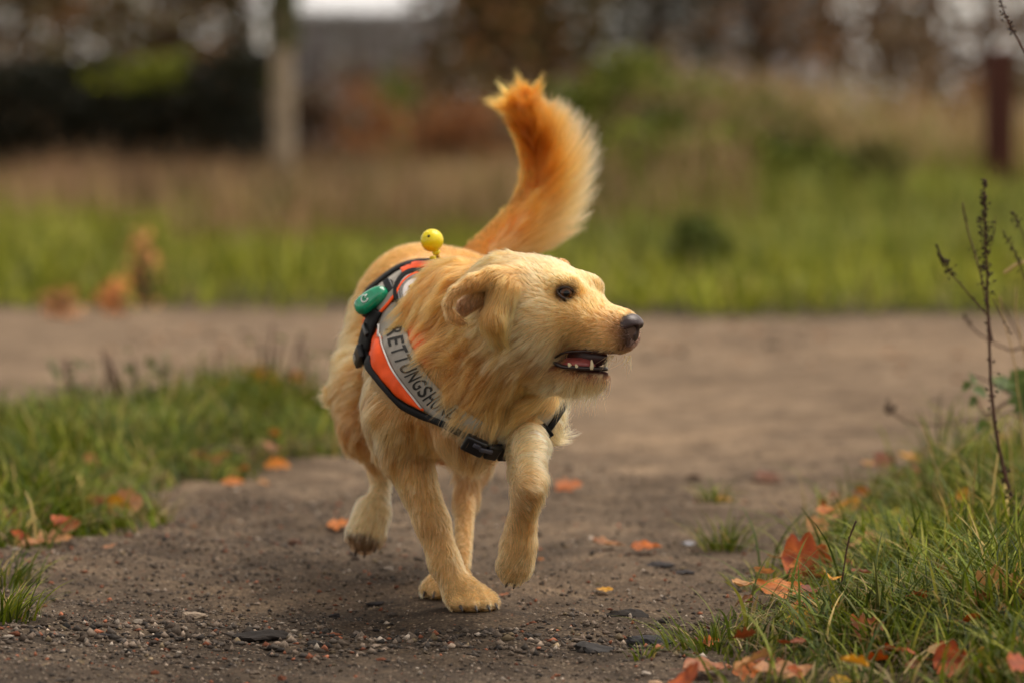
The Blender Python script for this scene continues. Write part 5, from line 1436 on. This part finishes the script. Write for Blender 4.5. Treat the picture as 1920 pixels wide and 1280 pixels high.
TREES = [("bare olive-brown tree at the far left", 40, 52, 7.5, .16, 34, OL + BR, 1500, .10, 1), ("brown autumn tree behind the dark hedge", 210, 56, 8, .17, 38, AU + OL, 2400, .11, 2), ("thin brown tree left of the pale trunk", 350, 60, 8, .15, 30, BR, 1100, .10, 3),
         ("olive tree right of the white-roofed building", 985, 50, 7, .17, 44, OL, 3400, .11, 4), ("dark evergreen tree above the dog's tail", 1110, 54, 9, .20, 46, DG, 2900, .12, 5), ("dark evergreen tree right of the dog's tail", 1215, 52, 9, .20, 40, DG, 2000, .12, 6),
         ("rust-brown tree right of centre", 1420, 50, 7.5, .20, 32, AU, 1300, .11, 7), ("thin grey-brown tree at the right", 1560, 58, 8, .15, 26, BR, 700, .10, 8), ("brown leafy tree at the right", 1650, 54, 7.5, .16, 28, AU + BR, 1000, .11, 9),
         ("orange-brown tree in the upper right corner", 1850, 48, 7, .17, 46, AU, 3600, .11, 10), ("grey bare tree between the evergreen and the rust-brown tree", 1320, 66, 9, .17, 22, BR + DG, 500, .11, 11), ("dense olive tree at the left edge", -40, 46, 6.5, .15, 46, OL + AU, 3600, .11, 21), ("dense brown tree above the hedge's middle", 130, 47, 6.5, .15, 44, OL + BR, 3200, .11, 22), ("olive-brown tree above the hedge's right end", 300, 49, 6.5, .15, 40, OL + AU, 2600, .11, 23), ("small dark olive tree left of the ivy trunk", 440, 50, 6, .12, 30, OL + DG, 1500, .11, 24),
         ("dense olive tree just right of the building", 935, 46, 6.5, .15, 46, OL + AU, 3400, .11, 25), ("dense brown tree left of the evergreens", 1020, 47, 6.5, .15, 44, OL + BR, 3200, .11, 26), ("dense brown tree left of the rusty post", 1740, 48, 6.5, .14, 40, AU + OL, 2600, .11, 27), ("brown tree beyond the left edge of the view, nearer one", -330, 47, 7, .16, 40, OL + BR, 2200, .11, 31), ("brown tree beyond the left edge of the view, farther one", -640, 50, 7, .16, 40, AU + BR, 2200, .11, 32), ("brown tree beyond the right edge of the view, nearer one", 2200, 47, 7, .16, 40, OL + AU, 2200, .11, 33), ("brown tree beyond the right edge of the view, farther one", 2520, 50, 7, .16, 40, AU + BR, 2200, .11, 34), ("distant brown tree behind the building", 690, 95, 10, .22, 40, BR + AU, 1500, .16, 12)]
for lb, px, d, h, tr_, cr, cl, n, sz, sd in TREES: tree(lb, px, d, h, tr_ * .65, cr, cl, n, sz, sd, lo=.06, wide=.15 if sd in (4, 23, 24, 25, 26) else .32)
def shrub(name, label, cat, px, d, w, h, cols, n, size, seed, group=None, dep=.5, clumps=26, base=0.0):
    rg = np.random.default_rng(seed); x = (px - 960) / FPX * d; b0 = zat(x, d); base += b0; root = empty(name, (x, d, b0)); tag(root, label, cat, group)
    th = rg.uniform(0, 6.28, clumps); r = rg.random(clumps) ** .5; zz = rg.random(clumps)
    k = np.sqrt(np.clip(1 - zz ** 2.4, .05, 1))
    C0 = np.c_[x + np.cos(th) * r * w * .5 * k, d + np.sin(th) * r * dep * k, base + zz * h * .92]
    V, F_, c = leaf_cloud(C0, n, size, np.asarray(cols), np.array([w * .10, dep * .18, h * .09]), rg); adopt(new_mesh("foliage", V, F_, BGM, smooth=False, col=c), root)
    parts = [tube(catmull([(x + rg.normal(0, .04), d, b0 - .05), (x * .5 + q[0] * .5, d, b0 + (q[2] - b0) * .5), q], 6), np.linspace(.014, .004, 6), 4, cap=False) for q in C0[::2]]
    V, Fc = merge(parts); V = np.array(V); adopt(new_mesh("stem", V, Fc, BKM, col=np.tile(lin(92, 72, 54), (len(V), 1))), root); return root
# undergrowth along the far edge of the meadow
for i, px in enumerate(range(-60, 2000, 118)):
    cl = [BR, AU, OL + BR][i % 3]
    ords = 'first second third fourth fifth sixth seventh eighth ninth tenth eleventh twelfth thirteenth fourteenth fifteenth sixteenth seventeenth eighteenth nineteenth'.split()
    shrub("brushwood", "brown brushwood under the far trees, " + ords[i] + " clump from the left", "brushwood", px + er.uniform(-20, 20), 44 + er.uniform(-2, 3), 1.4, er.uniform(.8, 1.7) if not 1150 < px < 1640 else er.uniform(.3, .55), cl, 800, .06, 100 + i, "brushwood under the far trees", .7)
# dark clipped hedge on the left
hd = empty("hedge", (-3.7, 36, 0)); tag(hd, "long dark hedge behind the dry grass on the left", "hedge"); rg = np.random.default_rng(5)
n = 16000; P = np.c_[rg.uniform(-8.6, -2.25, n), 36 + rg.normal(0, .30, n), rg.uniform(0, 1, n) ** .8 * 1.42]
P[:, 2] *= 1 + .10 * fbm(P[:, :1].repeat(2, 1), 1.3, 3, 3)
a_ = nrm(rg.normal(0, 1, (n, 3))); b_ = nrm(np.cross(a_, rg.normal(0, 1, (n, 3)))); s = .06 * rg.uniform(.5, 1.3, (n, 1)); V = np.stack([P - a_ * s, P - b_ * s * .6, P + a_ * s, P + b_ * s * .6], 1).reshape(-1, 3)
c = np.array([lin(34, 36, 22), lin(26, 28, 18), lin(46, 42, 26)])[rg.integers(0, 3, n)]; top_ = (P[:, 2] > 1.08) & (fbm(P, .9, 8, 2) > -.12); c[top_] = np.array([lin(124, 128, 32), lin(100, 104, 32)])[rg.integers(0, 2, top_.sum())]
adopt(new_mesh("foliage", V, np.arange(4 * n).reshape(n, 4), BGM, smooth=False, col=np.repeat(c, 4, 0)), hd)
V, Fc = merge([tube([(x_, 36, -.1), (x_ + rg.normal(0, .1), 36 + rg.normal(0, .1), 1.1)], [.025, .01], 5) for x_ in np.arange(-8.5, -2.3, .22)]); adopt(new_mesh("stem", V, Fc, BKM, col=np.tile(lin(50, 40, 32), (len(V), 1))), hd)
# shrubs and mounds of the meadow bank
SH = [("bracken", "rust-brown bracken clump right of the pale trunk", "bracken", 690, 36, 1.3, 1.15, [lin(150, 96, 54), lin(122, 80, 48)], 1500), ("bracken", "rust-brown bracken clump behind the dog's tail", "bracken", 850, 35, 1.2, 1.0, [lin(156, 100, 56), lin(118, 80, 48)], 1300),
      ("bracken", "dark brown bracken at the hedge's right end", "bracken", 590, 37, .8, 1.1, [lin(84, 60, 40), lin(60, 46, 32)], 1000), ("bush", "bright green low bush behind the bracken", "bush", 725, 38, .7, 1.28, [lin(110, 124, 44), lin(90, 104, 40)], 700),
      ("bush", "large green bush right of the dog's tail", "bush", 1165, 27, .9, .62, [lin(112, 120, 44), lin(92, 104, 40), lin(128, 128, 58)], 4200), ("bush", "green bush in the middle of the bank", "bush", 1310, 28, 1.1, .42, [lin(112, 118, 40), lin(92, 100, 36)], 3400),
      ("bush", "dark green bush right of the middle of the bank", "bush", 1430, 26, .9, .40, [lin(78, 88, 32), lin(100, 108, 42)], 3000), ("bush", "olive bush at the right of the bank", "bush", 1570, 28, .9, .36, [lin(110, 112, 56), lin(92, 94, 46)], 1700), ("bush", "dull green bush by the rusty post", "bush", 1730, 27, 1.0, .34, [lin(96, 100, 50), lin(122, 114, 70)], 1700),
      ("bush", "bright green bush low on the bank right of the tail", "bush", 1175, 23, .60, .50, [lin(122, 130, 40), lin(104, 114, 36)], 2600), ("bush", "dark green bush low on the bank above the nose", "bush", 1255, 23.5, .5, .44, [lin(74, 84, 30), lin(92, 100, 36)], 2200), ("bush", "yellow-green bush low on the bank at the middle right", "bush", 1350, 23, .65, .46, [lin(124, 128, 44), lin(104, 108, 38)], 2600),
      ("bush", "deep green bush low on the bank right of the yellow-green one", "bush", 1450, 23.5, .5, .40, [lin(80, 90, 30), lin(62, 74, 28)], 2200), ("bush", "mixed green bush low on the bank before the dry stalks", "bush", 1545, 23, .6, .42, [lin(112, 116, 44), lin(90, 98, 38)], 2300), ("bush", "brown-green bush low on the bank at the right", "bush", 1650, 23, .6, .40, [lin(112, 102, 56), lin(88, 88, 42)], 2000),
      ("bush", "small dark round bush on the bright grass", "bush", 1292, 17.5, .34, .30, [lin(70, 80, 26), lin(86, 94, 32)], 1500), ("bush", "dark low weeds left of the bright bank bush", "bush", 1190, 24, .7, .45, [lin(84, 70, 44), lin(66, 62, 38)], 1000),
      ("dry_plant", "orange dry plant at the grass edge on the left", "dry plant", 268, 15.2, .16, .30, [lin(222, 160, 104), lin(196, 140, 90)], 90), ("dry_plant", "low orange dry plant left of the taller one", "dry plant", 215, 14.6, .18, .13, [lin(226, 156, 96), lin(190, 130, 80)], 80), ("dry_plant", "low orange dry plant at the left edge of the path", "dry plant", 110, 14.3, .2, .10, [lin(220, 160, 110), lin(190, 130, 84)], 60)]
for i, (nm_, lb, ct_, px, d, w, h, cl, n) in enumerate(SH):
    shrub(nm_, lb, ct_, px, d, w, h, cl, n, .05 if d > 20 else .022, 300 + i, "plants of the meadow bank", dep=min(.5, w * .5), clumps=22)
# tall dry grass
def stalks(name, label, xr, yr, n, h, cols, wid, lean=(.1, .6)):
    P = np.c_[er.uniform(*xr, n), er.uniform(*yr, n)]; P = P[er.random(n) < np.clip(.6 + fbm(P, .8, 91, 3), .1, 1)]; n = len(P)
    c = np.asarray(cols)[er.integers(0, len(cols), n)] * np.exp(er.normal(0, .2, (n, 1))) * np.exp(.5 * fbm(P, .75, 95, 2))[:, None]
    V, F_, C_ = blades(np.c_[P, ground_z(P)], h * er.uniform(.5, 1.2, n) * (1 + .35 * fbm(P, .9, 92, 2)), er.uniform(*lean, n), wid * er.uniform(.6, 1.3, n), c, seg=3); o = new_mesh(name, V, F_, GRM, col=C_); tag(o, label, "grass", kind="stuff"); return o
DRY = [lin(158, 124, 92), lin(136, 106, 78), lin(174, 140, 106), lin(116, 92, 66)]; DRYG = [lin(124, 112, 62), lin(146, 124, 82), lin(102, 98, 52)]
stalks("dry_grass", "brown dry grass in front of the dark hedge", (-8.5, -1.7), (25, 34), 15000, .50, DRY, .016)
stalks("dry_grass", "brown dry grass behind the dog", (-1.9, 1.4), (21, 34), 12000, .50, DRY + DRYG, .016)
stalks("dry_grass", "pale dry stalks leaning over the green bank at the right", (1.1, 8), (24.5, 33), 12000, .72, [lin(178, 146, 108), lin(156, 126, 92), lin(130, 122, 66)], .014, (.2, .9))
stalks("green_bank", "green grassy bank below the bushes", (0.3, 7.0), (18, 27), 21000, .32, [lin(120, 126, 48), lin(100, 108, 42), lin(140, 136, 66)], .016)
# pale tree trunk with an ivy-dark upper half
x = (530 - 960) / FPX * 33; pt = empty("ivy_tree", (x, 33, 0)); tag(pt, "pale upright tree trunk with dark ivy on its upper part", "tree")
V, Fc = tube([(x, 33, -.1), (x + .01, 33, .6), (x, 33, 1.5), (x + .02, 33, 4.5)], [.105, .095, .09, .08], 14); V = np.array(V); adopt(new_mesh("trunk", V, Fc, BKM, col=np.tile(lin(158, 140, 118), (len(V), 1))), pt)
rg = np.random.default_rng(9); n = 2600; P = np.c_[rg.uniform(0, 6.28, n), rg.uniform(1.40, 4.5, n)]; P = np.c_[x + .01 + np.cos(P[:, 0]) * .115, 33 + np.sin(P[:, 0]) * .115, P[:, 1]]
V, F_, c = leaf_cloud(P, n, .05, np.array([lin(70, 78, 30), lin(88, 94, 38)]), .012, rg); adopt(new_mesh("ivy", V, F_, BGM, smooth=False, col=c), pt)
# rusty post at the right
x = (1872 - 960) / FPX * 24; V, Fc = rbox((.18, .16, 1.32), .015); V = np.array(V) + np.array([x, 24, .54])
o = new_mesh("post", V, Fc, simple_mat("rusty_wood", lin(74, 40, 30), .85, .3, .35, 12, .4, 60)); tag(o, "dark red-brown post standing behind the dry weeds at the right", "post")
x = (1925 - 960) / FPX * 25
# building with a white roof edge
bx, by = (660 - 960) / FPX * 60, 60.0
bd = empty("building", (bx, by, 0)); tag(bd, "small pale building with a bright white roof edge behind the trunk", "building")
def box(name, cx, cy, cz, sx, sy, sz, mat, parent=bd, bev=.01):
    V, Fc = rbox((sx, sy, sz), bev, 1); o = new_mesh(name, np.array(V) + np.array([cx, cy, cz]), Fc, mat, smooth=False); adopt(o, bd)
    if parent is not bd: o.parent = parent; o.matrix_parent_inverse = Matrix.Identity(4)
    return o
MW = simple_mat("white_paint", (.80, .80, .82), .5, .4, .05, 3); MWL = simple_mat("grey_render", lin(206, 198, 196), .8, .3, .15, 4); MGL = NT("painted_glass_reflection"); MGL.base(MGL.ramp(MGL.noise(MGL.coord(), 2), [(.3, lin(150, 144, 148)), (.7, lin(220, 212, 216))]), .15, .6)  # pale window reflections are painted into the pane colour
wl = box("wall", bx + .06, by + 1.6, 1.30, 3.0, .25, 2.6, MWL)
V = np.array([(-1.75, -1.1, 2.55), (1.72, -1.1, 2.55), (1.6, 1.9, 4.1), (-1.75, 1.9, 4.1), (-1.75, -1.1, 2.42), (1.72, -1.1, 2.42), (1.6, 1.9, 3.95), (-1.75, 1.9, 3.95)]) + np.array([bx + .10, by, 0])
adopt(new_mesh("roof", V, [(0, 1, 2, 3), (7, 6, 5, 4), (0, 4, 5, 1), (1, 5, 6, 2), (2, 6, 7, 3), (3, 7, 4, 0)], MW, smooth=False), bd)
box("gutter", bx + .10, by - 1.17, 2.47, 3.56, .10, .10, MW)
for dx in (-1.62, -.2, 1.55): box("post", bx + dx, by - .45, 1.3, .13 if dx > -1 else .34, .13, 2.6, MW)
for dx in (-.9, .55):
    w_ = box("window", bx + dx, by + 1.46, 1.75, 1.05, .06, 1.15, MW, wl); box("pane", bx + dx - .25, by + 1.42, 1.75, .44, .03, 1.0, MGL.m, wl); box("pane", bx + dx + .25, by + 1.42, 1.75, .44, .03, 1.0, MGL.m, wl)
box("door", bx + 1.25, by + 1.46, 1.05, .55, .05, 2.0, simple_mat("door_paint", lin(110, 84, 74), .6))
# red-roofed house far away through the trees
hx_, hy_ = (1345 - 960) / FPX * 120, 120.0
hs = empty("house", (hx_, hy_, 0)); tag(hs, "far house with a reddish wall and pale upper part among the trees", "house")
def hbox(name, cx, cz, sx, sz, dy, mat):
    V, Fc = rbox((sx, .3 if dy else 6, sz), .02, 1); o = new_mesh(name, np.array(V) + np.array([hx_ + cx, hy_ - (3.1 if dy else 0), cz]), Fc, mat, smooth=False); adopt(o, hs); return o
hbox("wall", 0, .75, 6.0, 1.5, 0, simple_mat("red_brick", lin(150, 92, 76), .85, .3, .2, 3)); hbox("wall", 0, 2.4, 6.0, 1.9, 0, simple_mat("pale_boards", lin(206, 200, 202), .7, .3, .1, 2))
for cx in (-1.8, .2, 2.0): hbox("window", cx, 2.2, .9, .9, 1, MGL.m)
V = np.array([(-3.3, -3.4, 3.3), (3.3, -3.4, 3.3), (3.3, 3.4, 3.3), (-3.3, 3.4, 3.3), (-3.3, 0, 5.2), (3.3, 0, 5.2)], float) + np.array([hx_, hy_, 0])
adopt(new_mesh("roof", V, [(0, 1, 5, 4), (2, 3, 4, 5), (1, 2, 5), (3, 0, 4), (3, 2, 1, 0)], simple_mat("roof_tile", lin(74, 70, 66), .8, .3, .2, 5), smooth=False), hs)
